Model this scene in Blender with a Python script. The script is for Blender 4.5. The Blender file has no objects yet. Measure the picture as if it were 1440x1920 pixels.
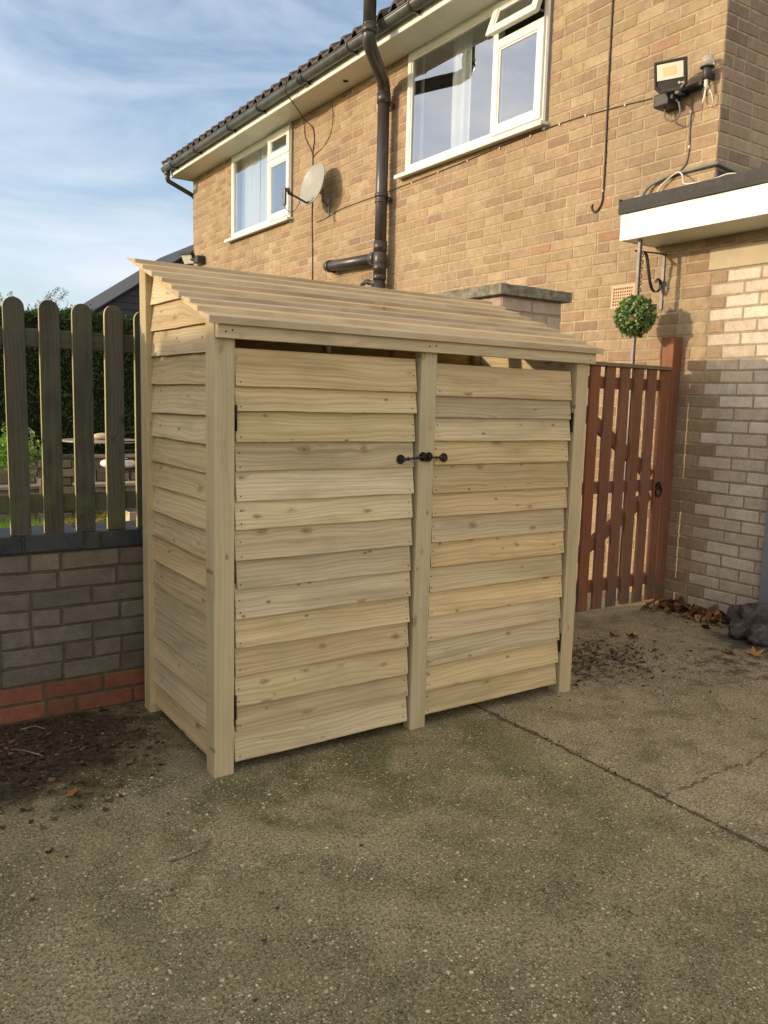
import bpy, bmesh, math, random
import numpy as np
from mathutils import Vector, Matrix
R_ = math.radians
random.seed(7); rng = np.random.default_rng(7)
S = bpy.context.scene
COL = S.collection

# ------------------------------------------------------------------ camera
cam_d = bpy.data.cameras.new('camera'); cam = bpy.data.objects.new('camera', cam_d); COL.objects.link(cam)
S.camera = cam
r = Vector((0.83127024, -0.55524636, 0.02629189)); u = Vector((0.05190496, 0.1246262, 0.99084519)); f = Vector((0.55343984, 0.82229544, -0.13241809))
M = Matrix(((r.x, u.x, -f.x, -0.98084584), (r.y, u.y, -f.y, -2.42303939), (r.z, u.z, -f.z, 1.25), (0, 0, 0, 1)))
cam.matrix_world = M
cam_d.sensor_fit = 'HORIZONTAL'; cam_d.sensor_width = 36.0
cam_d.lens = 1525.34 / 1440 * 36.0
cam_d.clip_start = 0.05; cam_d.clip_end = 2000
S.render.resolution_x = 768; S.render.resolution_y = 1024

# ------------------------------------------------------------------ sky, sun, exposure
SUN_EL = 13.5; TO_SUN = Vector((-0.945, 0.325, 0)).normalized()
SUN_AZ = math.atan2(TO_SUN.x, TO_SUN.y)
W = bpy.data.worlds.new('World'); S.world = W; W.use_nodes = True
nt = W.node_tree; nt.nodes.clear()
def wn(t, **k):
    n = nt.nodes.new(t)
    for a, b in k.items(): setattr(n, a, b)
    return n
sky = wn('ShaderNodeTexSky', sky_type='NISHITA', sun_disc=False)
sky.sun_elevation = R_(SUN_EL); sky.sun_rotation = SUN_AZ; sky.air_density = 1.0; sky.dust_density = 1.2; sky.ozone_density = 1.6
tc = wn('ShaderNodeTexCoord'); mp = wn('ShaderNodeMapping'); mp.inputs['Scale'].default_value = (1.6, 1.6, 5.0); mp.inputs['Rotation'].default_value = (0.15, 0.35, 0.5)
no = wn('ShaderNodeTexNoise'); no.inputs['Scale'].default_value = 2.1; no.inputs['Detail'].default_value = 7; no.inputs['Roughness'].default_value = 0.56; no.inputs['Distortion'].default_value = 0.5
rp = wn('ShaderNodeValToRGB'); rp.color_ramp.elements[0].position = 0.41; rp.color_ramp.elements[1].position = 0.72
rp.color_ramp.elements[0].color = (0.03, 0.03, 0.03, 1); rp.color_ramp.elements[1].color = (0.80, 0.80, 0.80, 1)
sep = wn('ShaderNodeSeparateXYZ')
hz = wn('ShaderNodeMapRange'); hz.inputs[1].default_value = 0.0; hz.inputs[2].default_value = 0.5; hz.inputs[3].default_value = 0.30; hz.inputs[4].default_value = 0.0
ad = wn('ShaderNodeMath', operation='ADD', use_clamp=True)
dt = wn('ShaderNodeVectorMath', operation='DOT_PRODUCT'); dt.inputs[1].default_value = (-0.66, -0.50, 0.55)
vb = wn('ShaderNodeMapRange'); vb.interpolation_type = 'SMOOTHSTEP'; vb.inputs[1].default_value = -0.25; vb.inputs[2].default_value = 0.75
cl = wn('ShaderNodeMix', data_type='RGBA'); cl.inputs[6].default_value = (3.7, 4.05, 4.65, 1); cl.inputs[7].default_value = (14.2, 12.5, 10.2, 1)  # second colour: warm bright cloud added in the unseen sky to fill the shade
mx = wn('ShaderNodeMix', data_type='RGBA')
bg = wn('ShaderNodeBackground'); bg.inputs[1].default_value = 0.13
wo = wn('ShaderNodeOutputWorld'); L = nt.links.new
L(tc.outputs['Generated'], mp.inputs[0]); L(mp.outputs[0], no.inputs[0]); L(no.outputs[0], rp.inputs[0])
L(tc.outputs['Generated'], sep.inputs[0]); L(sep.outputs[2], hz.inputs[0]); L(rp.outputs[0], ad.inputs[0]); L(hz.outputs[0], ad.inputs[1])
L(tc.outputs['Generated'], dt.inputs[0]); L(dt.outputs['Value'], vb.inputs[0]); L(vb.outputs[0], cl.inputs[0]); L(cl.outputs[2], mx.inputs[7])
L(ad.outputs[0], mx.inputs[0]); L(sky.outputs[0], mx.inputs[6]); L(mx.outputs[2], bg.inputs[0]); L(bg.outputs[0], wo.inputs[0])
sd = bpy.data.lights.new('sun', 'SUN'); sd.energy = 2.0; sd.angle = R_(0.53); sd.color = (1.0, 0.80, 0.56)
so = bpy.data.objects.new('sun', sd); COL.objects.link(so)
ts = Vector((TO_SUN.x * math.cos(R_(SUN_EL)), TO_SUN.y * math.cos(R_(SUN_EL)), math.sin(R_(SUN_EL))))
so.rotation_euler = ts.to_track_quat('Z', 'Y').to_euler(); so.location = (-20, 10, 12)
S.view_settings.view_transform = 'Standard'; S.view_settings.look = 'None'; S.view_settings.gamma = 1.0
S.view_settings.exposure = 0.80
S.render.engine = 'CYCLES'; S.cycles.max_bounces = 8; S.cycles.transparent_max_bounces = 12

# ------------------------------------------------------------------ node helper
class NT:
    def __init__(s, name, rough=0.7, spec=0.3):
        s.m = bpy.data.materials.new(name); s.m.use_nodes = True; s.t = s.m.node_tree
        s.b = s.t.nodes['Principled BSDF']; s.b.inputs['Roughness'].default_value = rough; s.b.inputs['Specular IOR Level'].default_value = spec
    def n(s, t, ins=None, **k):
        n = s.t.nodes.new(t)
        for a, b in k.items(): setattr(n, a, b)
        for i, v in (ins or {}).items(): s.set(n.inputs[i], v)
        return n
    def set(s, sock, v):
        if isinstance(v, bpy.types.NodeSocket): s.t.links.new(v, sock)
        else: sock.default_value = v
    def math(s, op, a, b=0.0, c=None, clamp=False):
        n = s.n('ShaderNodeMath', operation=op, use_clamp=clamp); s.set(n.inputs[0], a); s.set(n.inputs[1], b)
        if c is not None: s.set(n.inputs[2], c)
        return n.outputs[0]
    def vmath(s, op, a, b):
        n = s.n('ShaderNodeVectorMath', operation=op); s.set(n.inputs[0], a); s.set(n.inputs[1], b); return n.outputs[0]
    def mix(s, fac, a, b, mode='MIX'):
        n = s.n('ShaderNodeMix', data_type='RGBA', blend_type=mode); s.set(n.inputs[0], fac)
        s.set(n.inputs[6], a if isinstance(a, bpy.types.NodeSocket) else (*a, 1)); s.set(n.inputs[7], b if isinstance(b, bpy.types.NodeSocket) else (*b, 1)); return n.outputs[2]
    def rng(s, v, a, b, c=0.0, d=1.0, smooth=True):
        n = s.n('ShaderNodeMapRange'); n.interpolation_type = 'SMOOTHSTEP' if smooth else 'LINEAR'
        s.set(n.inputs[0], v)
        for i, x in enumerate((a, b, c, d)): s.set(n.inputs[i + 1], x)
        return n.outputs[0]
    def noise(s, vec, scale, detail=3, rough=0.55, dist=0.0):
        n = s.n('ShaderNodeTexNoise', {'Scale': scale, 'Detail': detail, 'Roughness': rough, 'Distortion': dist})
        if vec is not None: s.set(n.inputs['Vector'], vec)
        return n.outputs[0]
    def voro(s, vec, scale, feature='F1', rnd=1.0, dim='3D'):
        n = s.n('ShaderNodeTexVoronoi', {'Scale': scale, 'Randomness': rnd}, feature=feature, voronoi_dimensions=dim); s.set(n.inputs['Vector'], vec); return n
    def sc(s, vec, x, y, z):
        return s.vmath('MULTIPLY', vec, (x, y, z))
    def pos(s): return s.n('ShaderNodeNewGeometry').outputs['Position']
    def attr(s, name): return s.n('ShaderNodeAttribute', attribute_name=name)
    def base(s, c):
        s.set(s.b.inputs['Base Color'], c if isinstance(c, bpy.types.NodeSocket) else (*c, 1))
    def bump(s, h, strength=0.5, dist=0.002):
        n = s.n('ShaderNodeBump', {'Strength': strength, 'Distance': dist}); s.set(n.inputs['Height'], h); s.set(s.b.inputs['Normal'], n.outputs[0])

def paint(name, c, rough=0.4, var=0.08, spec=0.4, metal=0.0, scale=6.0, dirt=None, dirt_amt=0.0):
    k = NT(name, rough, spec); p = k.pos(); n = k.noise(p, scale, 5, 0.6)
    col = k.mix(k.rng(n, 0.35, 0.7), [x * (1 - var) for x in c], [min(1, x * (1 + var)) for x in c])
    if dirt: col = k.mix(k.math('MULTIPLY', k.rng(k.noise(p, scale * 3.1, 6, 0.7), 0.5, 0.75), dirt_amt), col, dirt)
    k.base(col); k.b.inputs['Metallic'].default_value = metal
    k.set(k.b.inputs['Roughness'], k.rng(n, 0.2, 0.8, rough * 0.85, min(1, rough * 1.15)))
    return k.m

def wood(name, light, dark, knotc, stain=None, stain_amt=0.0, rough=0.72, knots=True, vary=0.25, green=None, green_amt=0.0, kth=0.38, gz=(0.70, 1.05)):
    k = NT(name, rough, 0.25)
    g = k.attr('gr').outputs['Vector']; rn = k.attr('rnd').outputs['Fac']
    sx = k.n('ShaderNodeSeparateXYZ', {0: g}); U, V, Wd = sx.outputs
    # knots (rare cells), they bend the grain around them
    gd = k.vmath('ADD', k.sc(g, 7.0, 15.0, 2.5), k.sc(k.n('ShaderNodeTexNoise', {'Vector': k.sc(g, 30, 60, 10), 'Scale': 1.0, 'Detail': 2}).outputs['Color'], 0.18, 0.18, 0.0)); big = k.voro(gd, 1.0, 'F1', 0.95)
    kc = k.n('ShaderNodeSeparateColor', {0: big.outputs['Color']}); ksz = k.rng(kc.outputs[1], 0, 1, 0.95, 1.9, False); kd = k.math('MULTIPLY', big.outputs['Distance'], ksz)
    pick = k.rng(k.n('ShaderNodeSeparateColor', {0: big.outputs['Color']}).outputs[0], kth, kth + 0.02) if knots else 0.0
    near = k.math('MULTIPLY', k.rng(kd, 0.0, 0.42, 1.0, 0.0), pick)
    warp = k.noise(k.sc(g, 2.2, 5.0, 5.0), 1.0, 2)
    v2 = k.math('ADD', V, k.math('ADD', k.math('MULTIPLY', near, 0.014), k.math('MULTIPLY', k.math('SUBTRACT', warp, 0.5), 0.05)))
    cv = k.n('ShaderNodeCombineXYZ', {0: U, 1: v2, 2: Wd}).outputs[0]
    wide = k.noise(k.sc(cv, 0.9, 26, 26), 1.0, 2, 0.5)
    rings = k.math('SINE', k.math('MULTIPLY', k.math('ADD', k.math('MULTIPLY', v2, 380), k.math('MULTIPLY', wide, 20)), 1.0))
    rings = k.rng(rings, -0.3, 1.0, 0, 1)
    fine = k.noise(k.sc(cv, 5, 420, 420), 1.0, 3, 0.6)
    fleck = k.noise(k.sc(cv, 14, 160, 160), 1.0, 2, 0.7)
    blot = k.noise(k.sc(g, 2.5, 9, 9), 1.0, 3, 0.6)
    tone = k.math('ADD', k.math('MULTIPLY', rings, 0.38), k.math('MULTIPLY', k.rng(wide, 0.35, 0.75), 0.36))
    tone = k.math('ADD', tone, k.math('MULTIPLY', k.rng(fine, 0.35, 0.75), 0.2), clamp=True)
    col = k.mix(tone, light, dark)
    col = k.mix(k.math('MULTIPLY', k.rng(blot, 0.46, 0.72), 0.55), col, [dark[0] * 0.86, dark[1] * 0.92, dark[2] * 0.90])
    col = k.mix(k.math('MULTIPLY', k.rng(fleck, 0.62, 0.8), 0.45), col, [x * 0.55 for x in dark])
    streak = k.noise(k.sc(cv, 1.3, 48, 48), 1.0, 2, 0.6); col = k.mix(k.math('MULTIPLY', k.rng(streak, 0.60, 0.74), 0.45), col, [dark[0] * 0.85, dark[1] * 0.72, dark[2] * 0.62])
    pale = k.noise(k.sc(g, 1.1, 14, 14), 1.0, 2, 0.5); col = k.mix(k.math('MULTIPLY', k.rng(pale, 0.55, 0.75), 0.4), col, [min(1, x * 1.12) for x in light])
    # per board tone
    val = k.rng(rn, 0, 1, 1 - vary, 1 + vary * 0.6, False)
    hs = k.n('ShaderNodeHueSaturation', {'Saturation': k.rng(k.math('FRACT', k.math('MULTIPLY', rn, 7.3)), 0, 1, 1 - vary * 0.6, 1 + vary * 0.6, False), 'Value': val, 'Hue': k.rng(k.math('FRACT', k.math('MULTIPLY', rn, 13.7)), 0, 1, 0.5 - vary * 0.03, 0.5 + vary * 0.018, False)}); k.set(hs.inputs['Color'], col); col = hs.outputs[0]
    if knots:
        core = k.math('MULTIPLY', k.rng(k.math('ADD', kd, k.math('MULTIPLY', fleck, 0.04)), 0.08, 0.15, 1.0, 0.0), pick)
        halo = k.math('MULTIPLY', k.rng(kd, 0.08, 0.32, 0.55, 0.0), pick)
        col = k.mix(k.math('MULTIPLY', halo, 0.8), col, [knotc[0] * 1.55, knotc[1] * 1.7, knotc[2] * 1.6]); col = k.mix(k.math('MULTIPLY', core, 0.62), col, [knotc[0] * 0.85, knotc[1] * 0.95, knotc[2] * 1.0])
        ringk = k.math('MULTIPLY', k.math('MULTIPLY', k.rng(kd, 0.12, 0.145), k.rng(kd, 0.145, 0.18, 1, 0)), pick)
        col = k.mix(k.math('MULTIPLY', ringk, 0.4), col, [x * 0.5 for x in knotc])
        sm = k.voro(k.sc(g, 13, 24, 3), 1.0); sp = k.rng(k.n('ShaderNodeSeparateColor', {0: sm.outputs['Color']}).outputs[1], 0.66, 0.68)
        col = k.mix(k.math('MULTIPLY', k.math('MULTIPLY', k.rng(sm.outputs['Distance'], 0.07, 0.17, 1, 0), sp), 0.7), col, [x * 0.8 for x in knotc])
    if stain:
        p = k.pos(); st = k.rng(k.noise(p, 7, 6, 0.65), 0.42, 0.7)
        col = k.mix(k.math('MULTIPLY', st, stain_amt), col, stain)
    if green:
        p = k.pos(); z = k.n('ShaderNodeSeparateXYZ', {0: p}).outputs[2]
        gm = k.math('MULTIPLY', k.rng(z, gz[0], gz[1], 1, 0.15), k.rng(k.noise(p, 11, 5, 0.65), 0.42, 0.62))
        col = k.mix(k.math('MULTIPLY', gm, green_amt), col, green)
    k.base(col); k.bump(k.math('ADD', k.math('MULTIPLY', fine, 0.8), k.math('MULTIPLY', rings, 0.3)), 0.6, 0.0018)
    return k.m

def brick_mat(name, mort=False, speck=0.3, grime=None, grime_amt=0.0, zgrime=None, rough=0.88):
    k = NT(name, rough, 0.15); p = k.pos()
    if mort: base = k.mix(k.rng(k.noise(p, 30, 4), 0.3, 0.7), mort, [x * 0.82 for x in mort])
    else: base = k.attr('col').outputs['Color']
    n1 = k.noise(p, 22, 5, 0.65); n2 = k.noise(p, 150, 3, 0.6)
    col = k.mix(k.rng(n1, 0.35, 0.68, 0.0, 0.55), base, (0.5, 0.5, 0.5), 'SOFT_LIGHT')
    hs = k.n('ShaderNodeHueSaturation', {'Value': k.math('ADD', k.rng(n1, 0.3, 0.7, 0.86, 1.10), k.rng(n2, 0.3, 0.7, -0.10, 0.10))}); k.set(hs.inputs['Color'], base); col = hs.outputs[0]
    vo = k.voro(p, 95); pit = k.math('MULTIPLY', k.rng(vo.outputs['Distance'], 0.1, 0.25, 1, 0), k.rng(k.n('ShaderNodeSeparateColor', {0: vo.outputs['Color']}).outputs[0], 0.86, 0.9))
    patch = k.rng(k.noise(p, 5, 2), 0.5, 0.6)
    col = k.mix(k.math('MULTIPLY', k.math('MULTIPLY', pit, patch), speck), col, (0.05, 0.04, 0.03))
    mac = k.n('ShaderNodeHueSaturation', {'Value': k.rng(k.noise(k.sc(p, 1, 1, 0.45), 1.3, 5, 0.65), 0.3, 0.7, 0.88, 1.08)}); k.set(mac.inputs['Color'], col); col = mac.outputs[0]
    if grime:
        gm = k.rng(k.noise(p, 9, 6, 0.7), 0.4, 0.72)
        if zgrime:
            z = k.n('ShaderNodeSeparateXYZ', {0: p}).outputs[2]; gm = k.math('MULTIPLY', gm, k.rng(z, zgrime[0], zgrime[1], 1, 0.1))
        col = k.mix(k.math('MULTIPLY', gm, grime_amt), col, grime)
    k.base(col); k.bump(k.math('ADD', k.math('MULTIPLY', n2, 0.6), k.math('SUBTRACT', n1, k.math('MULTIPLY', pit, 0.7))), 0.5, 0.003)
    return k.m

def leafy(name, cols, rough=0.55, trans=0.25):
    k = NT(name, rough, 0.35); rn = k.attr('rnd').outputs['Fac']
    rp = k.n('ShaderNodeValToRGB', {0: rn}); e = rp.color_ramp.elements
    while len(e) < len(cols): e.new(0.5)
    for i, c in enumerate(cols): e[i].position = i / (len(cols) - 1); e[i].color = (*c, 1)
    k.base(rp.outputs[0])
    if trans:
        tr = k.n('ShaderNodeBsdfTranslucent'); k.set(tr.inputs[0], rp.outputs[0]); mxs = k.n('ShaderNodeMixShader', {0: trans})
        out = k.t.nodes['Material Output']; k.t.links.new(k.b.outputs[0], mxs.inputs[1]); k.t.links.new(tr.outputs[0], mxs.inputs[2]); k.t.links.new(mxs.outputs[0], out.inputs[0])
    return k.m

# ------------------------------------------------------------------ materials
M_ = {}
M_['shed'] = wood('pale_treated_pine', (0.64, 0.51, 0.305), (0.395, 0.29, 0.155), (0.19, 0.09, 0.048), vary=0.22)
M_['slat'] = wood('pale_pine_roof_board', (0.62, 0.49, 0.295), (0.42, 0.305, 0.17), (0.26, 0.15, 0.085), vary=0.16, kth=0.80)
M_['post'] = wood('pale_planed_pine', (0.56, 0.46, 0.285), (0.45, 0.355, 0.205), (0.22, 0.13, 0.07), vary=0.08)
M_['picket'] = wood('weathered_fence_wood', (0.105, 0.094, 0.072), (0.05, 0.046, 0.035), (0.04, 0.03, 0.02), stain=(0.10, 0.11, 0.07), stain_amt=0.4, green=(0.10, 0.12, 0.03), green_amt=0.6, rough=0.85, vary=0.25)
M_['pedge'] = wood('painted_sun_picket_edge', (0.46, 0.43, 0.22), (0.34, 0.32, 0.15), (0.1, 0.07, 0.04), rough=0.85, vary=0.1)  # sunlight on the picket edges, put into their colour
M_['gate'] = wood('red_brown_stained_wood', (0.27, 0.108, 0.058), (0.175, 0.068, 0.036), (0.10, 0.04, 0.025), stain=(0.20, 0.12, 0.08), stain_amt=0.45, rough=0.7, vary=0.12, green=(0.10, 0.10, 0.065), green_amt=0.9, gz=(0.05, 0.33))
M_['gatecap'] = wood('worn_gate_cap_wood', (0.26, 0.19, 0.12), (0.16, 0.105, 0.06), (0.1, 0.05, 0.03), rough=0.8, vary=0.1)
M_['crate'] = wood('sunlit_pale_timber', (0.62, 0.5, 0.33), (0.5, 0.38, 0.24), (0.2, 0.1, 0.06), vary=0.1)
M_['fbrick'] = brick_mat('tan_house_brick', speck=0.8)
M_['fmort'] = brick_mat('sandy_mortar', mort=(0.43, 0.34, 0.215), speck=0.2)
M_['pbrick'] = brick_mat('pale_buff_brick', speck=0.2, grime=(0.20, 0.16, 0.11), grime_amt=0.5, zgrime=(0.0, 0.45))
M_['pmort'] = brick_mat('grey_mortar', mort=(0.34, 0.28, 0.20), speck=0.1)
M_['gbrick'] = brick_mat('grimy_grey_brick', speck=0.5, grime=(0.080, 0.072, 0.055), grime_amt=0.6)
M_['gmort'] = brick_mat('dark_mortar', mort=(0.095, 0.081, 0.06), speck=0.1)
M_['rbrick'] = brick_mat('red_engineering_brick', speck=0.2, grime=(0.10, 0.06, 0.04), grime_amt=0.45)
M_['blue'] = brick_mat('blue_coping_brick', speck=0.1, grime=(0.10, 0.11, 0.05), grime_amt=0.3, rough=0.5)
M_['sbrick'] = brick_mat('rough_stone', speck=0.3, grime=(0.10, 0.13, 0.04), grime_amt=0.7, zgrime=(0.3, 0.6))
M_['upvc'] = paint('white_upvc', (0.80, 0.79, 0.72), 0.32, 0.02, dirt=(0.55, 0.52, 0.42), dirt_amt=0.25)
M_['soffit'] = paint('soffit_board', (0.70, 0.69, 0.60), 0.4, 0.04, dirt=(0.45, 0.42, 0.33), dirt_amt=0.4)
M_['black'] = paint('black_pvc', (0.055, 0.046, 0.041), 0.34, 0.15, spec=0.5, dirt=(0.12, 0.11, 0.09), dirt_amt=0.15)
M_['gutter'] = paint('grey_black_gutter', (0.095, 0.102, 0.100), 0.36, 0.2, spec=0.5, dirt=(0.16, 0.16, 0.13), dirt_amt=0.4)
M_['tile'] = paint('dark_roof_tile', (0.085, 0.065, 0.055), 0.85, 0.25, dirt=(0.13, 0.12, 0.09), dirt_amt=0.5, scale=9)
M_['felt'] = paint('roof_felt', (0.055, 0.052, 0.05), 0.85, 0.2, dirt=(0.10, 0.095, 0.085), dirt_amt=0.5, scale=9)
M_['iron'] = paint('black_iron', (0.022, 0.018, 0.016), 0.42, 0.2, spec=0.5, metal=0.3)
M_['steel'] = paint('weathered_metal', (0.20, 0.185, 0.17), 0.45, 0.3, metal=0.5, dirt=(0.13, 0.07, 0.04), dirt_amt=0.5)
M_['dish'] = paint('grey_dish_enamel', (0.33, 0.32, 0.285), 0.45, 0.06, dirt=(0.25, 0.24, 0.18), dirt_amt=0.4)
M_['cable'] = paint('dark_cable', (0.05, 0.035, 0.028), 0.6, 0.2)
M_['gcable'] = paint('grey_conduit', (0.16, 0.17, 0.15), 0.5, 0.2)
M_['wcable'] = paint('white_cable', (0.66, 0.60, 0.48), 0.5, 0.1)
M_['lamp'] = paint('floodlight_body', (0.035, 0.032, 0.03), 0.45, 0.1)
M_['lens'] = paint('floodlight_lens', (0.72, 0.70, 0.60), 0.25, 0.04, spec=0.6)
M_['chip'] = paint('yellow_led_board', (0.72, 0.56, 0.30), 0.4, 0.05)
M_['vent'] = paint('terracotta_vent', (0.62, 0.42, 0.27), 0.85, 0.08)
M_['hole'] = paint('dark_hollow', (0.02, 0.017, 0.014), 0.9, 0.1)
M_['cap'] = paint('mossy_concrete_cap', (0.21, 0.19, 0.145), 0.92, 0.35, scale=22, dirt=(0.07, 0.07, 0.045), dirt_amt=0.85)
M_['lintel'] = paint('smooth_render', (0.46, 0.385, 0.26), 0.85, 0.07, scale=9)
M_['curtain'] = paint('white_voile_curtain', (0.78, 0.78, 0.76), 0.8, 0.03)
M_['room'] = paint('dim_room', (0.30, 0.29, 0.28), 0.9, 0.05)
M_['clad'] = paint('slate_grey_cladding', (0.045, 0.047, 0.053), 0.8, 0.08)
M_['door'] = paint('blue_grey_door_paint', (0.20, 0.22, 0.25), 0.5, 0.1)
def sack_mat():
    k = NT('dark_grey_sacking', 0.85, 0.2); p = k.pos(); n = k.noise(p, 16, 6, 0.7); w = k.noise(k.sc(p, 1, 1, 2.5), 32, 5, 0.7)
    k.base(k.mix(k.rng(n, 0.35, 0.65), (0.075, 0.058, 0.047), (0.18, 0.155, 0.15))); k.bump(k.math('ADD', k.math('MULTIPLY', w, 2.0), n), 1.0, 0.012); return k.m
M_['bag'] = sack_mat()
M_['soil'] = paint('dark_soil', (0.035, 0.025, 0.017), 0.95, 0.4, scale=25, dirt=(0.09, 0.06, 0.035), dirt_amt=0.6)
M_['twig'] = paint('pale_twig', (0.22, 0.18, 0.12), 0.8, 0.3, scale=40)
M_['bark'] = paint('bark', (0.07, 0.05, 0.035), 0.9, 0.3, scale=20)
M_['table'] = paint('table_top', (0.40, 0.34, 0.30), 0.4, 0.1)
M_['cushion'] = paint('cream_cushion', (0.72, 0.68, 0.60), 0.85, 0.15, scale=14, dirt=(0.45, 0.42, 0.36), dirt_amt=0.5)
M_['chair'] = paint('dark_chair_metal', (0.05, 0.05, 0.055), 0.4, 0.1, metal=0.4)
M_['paving'] = paint('patio_paving', (0.34, 0.29, 0.22), 0.9, 0.15, scale=4)
M_['hedge'] = leafy('hedge_leaves', [(0.012, 0.030, 0.012), (0.03, 0.07, 0.02), (0.06, 0.12, 0.03), (0.11, 0.18, 0.045)])
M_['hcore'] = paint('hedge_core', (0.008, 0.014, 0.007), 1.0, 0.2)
M_['conif'] = leafy('conifer_leaves', [(0.04, 0.07, 0.02), (0.09, 0.12, 0.04), (0.16, 0.18, 0.07)])
M_['topi'] = leafy('topiary_leaves', [(0.02, 0.06, 0.02), (0.06, 0.15, 0.05), (0.12, 0.24, 0.06), (0.30, 0.38, 0.10), (0.26, 0.29, 0.20), (0.32, 0.15, 0.06)], 0.35, 0.15)
M_['grass'] = leafy('grass_blades', [(0.10, 0.20, 0.03), (0.20, 0.36, 0.05), (0.34, 0.46, 0.10)])
M_['leaf'] = leafy('dead_leaves', [(0.05, 0.025, 0.012), (0.13, 0.06, 0.025), (0.24, 0.12, 0.045), (0.36, 0.20, 0.08)], 0.7, 0.1)
M_['dleaf'] = leafy('wet_leaf_crumbs', [(0.02, 0.011, 0.007), (0.045, 0.024, 0.013), (0.09, 0.045, 0.022), (0.16, 0.09, 0.04)], 0.7, 0.0)
M_['oleaf'] = leafy('orange_dead_leaf', [(0.24, 0.10, 0.03), (0.50, 0.26, 0.08)], 0.6, 0.15)

def glass_mat():
    k = NT('window_glass', 0.02, 0.5); t = k.t; out = t.nodes['Material Output']
    tr = k.n('ShaderNodeBsdfTransparent'); tr.inputs[0].default_value = (0.78, 0.82, 0.82, 1)
    gl = k.n('ShaderNodeBsdfGlossy'); gl.inputs['Roughness'].default_value = 0.012; gl.inputs[0].default_value = (0.95, 0.96, 1.0, 1)
    nb = k.n('ShaderNodeBump', {'Strength': 0.03, 'Distance': 0.02}); k.set(nb.inputs['Height'], k.noise(k.pos(), 3.0, 2)); k.set(gl.inputs['Normal'], nb.outputs[0])
    ge = k.n('ShaderNodeNewGeometry'); dn = k.n('ShaderNodeVectorMath', {0: ge.outputs['Incoming'], 1: ge.outputs['Normal']}, operation='DOT_PRODUCT'); om = k.math('SUBTRACT', 1.0, k.math('ABSOLUTE', dn.outputs['Value'])); fc = k.math('ADD', k.math('MULTIPLY', k.math('POWER', om, 4.0), 0.8), 0.37, clamp=True)
    mxs = k.n('ShaderNodeMixShader'); k.set(mxs.inputs[0], fc); t.links.new(tr.outputs[0], mxs.inputs[1]); t.links.new(gl.outputs[0], mxs.inputs[2]); t.links.new(mxs.outputs[0], out.inputs[0])
    return k.m
M_['glass'] = glass_mat()
def clear_mat():
    k = NT('clear_plastic', 0.15, 0.5); k.base((0.75, 0.72, 0.66)); k.b.inputs['Transmission Weight'].default_value = 0.6; k.b.inputs['Alpha'].default_value = 0.85; return k.m
M_['clear'] = clear_mat()

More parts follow.
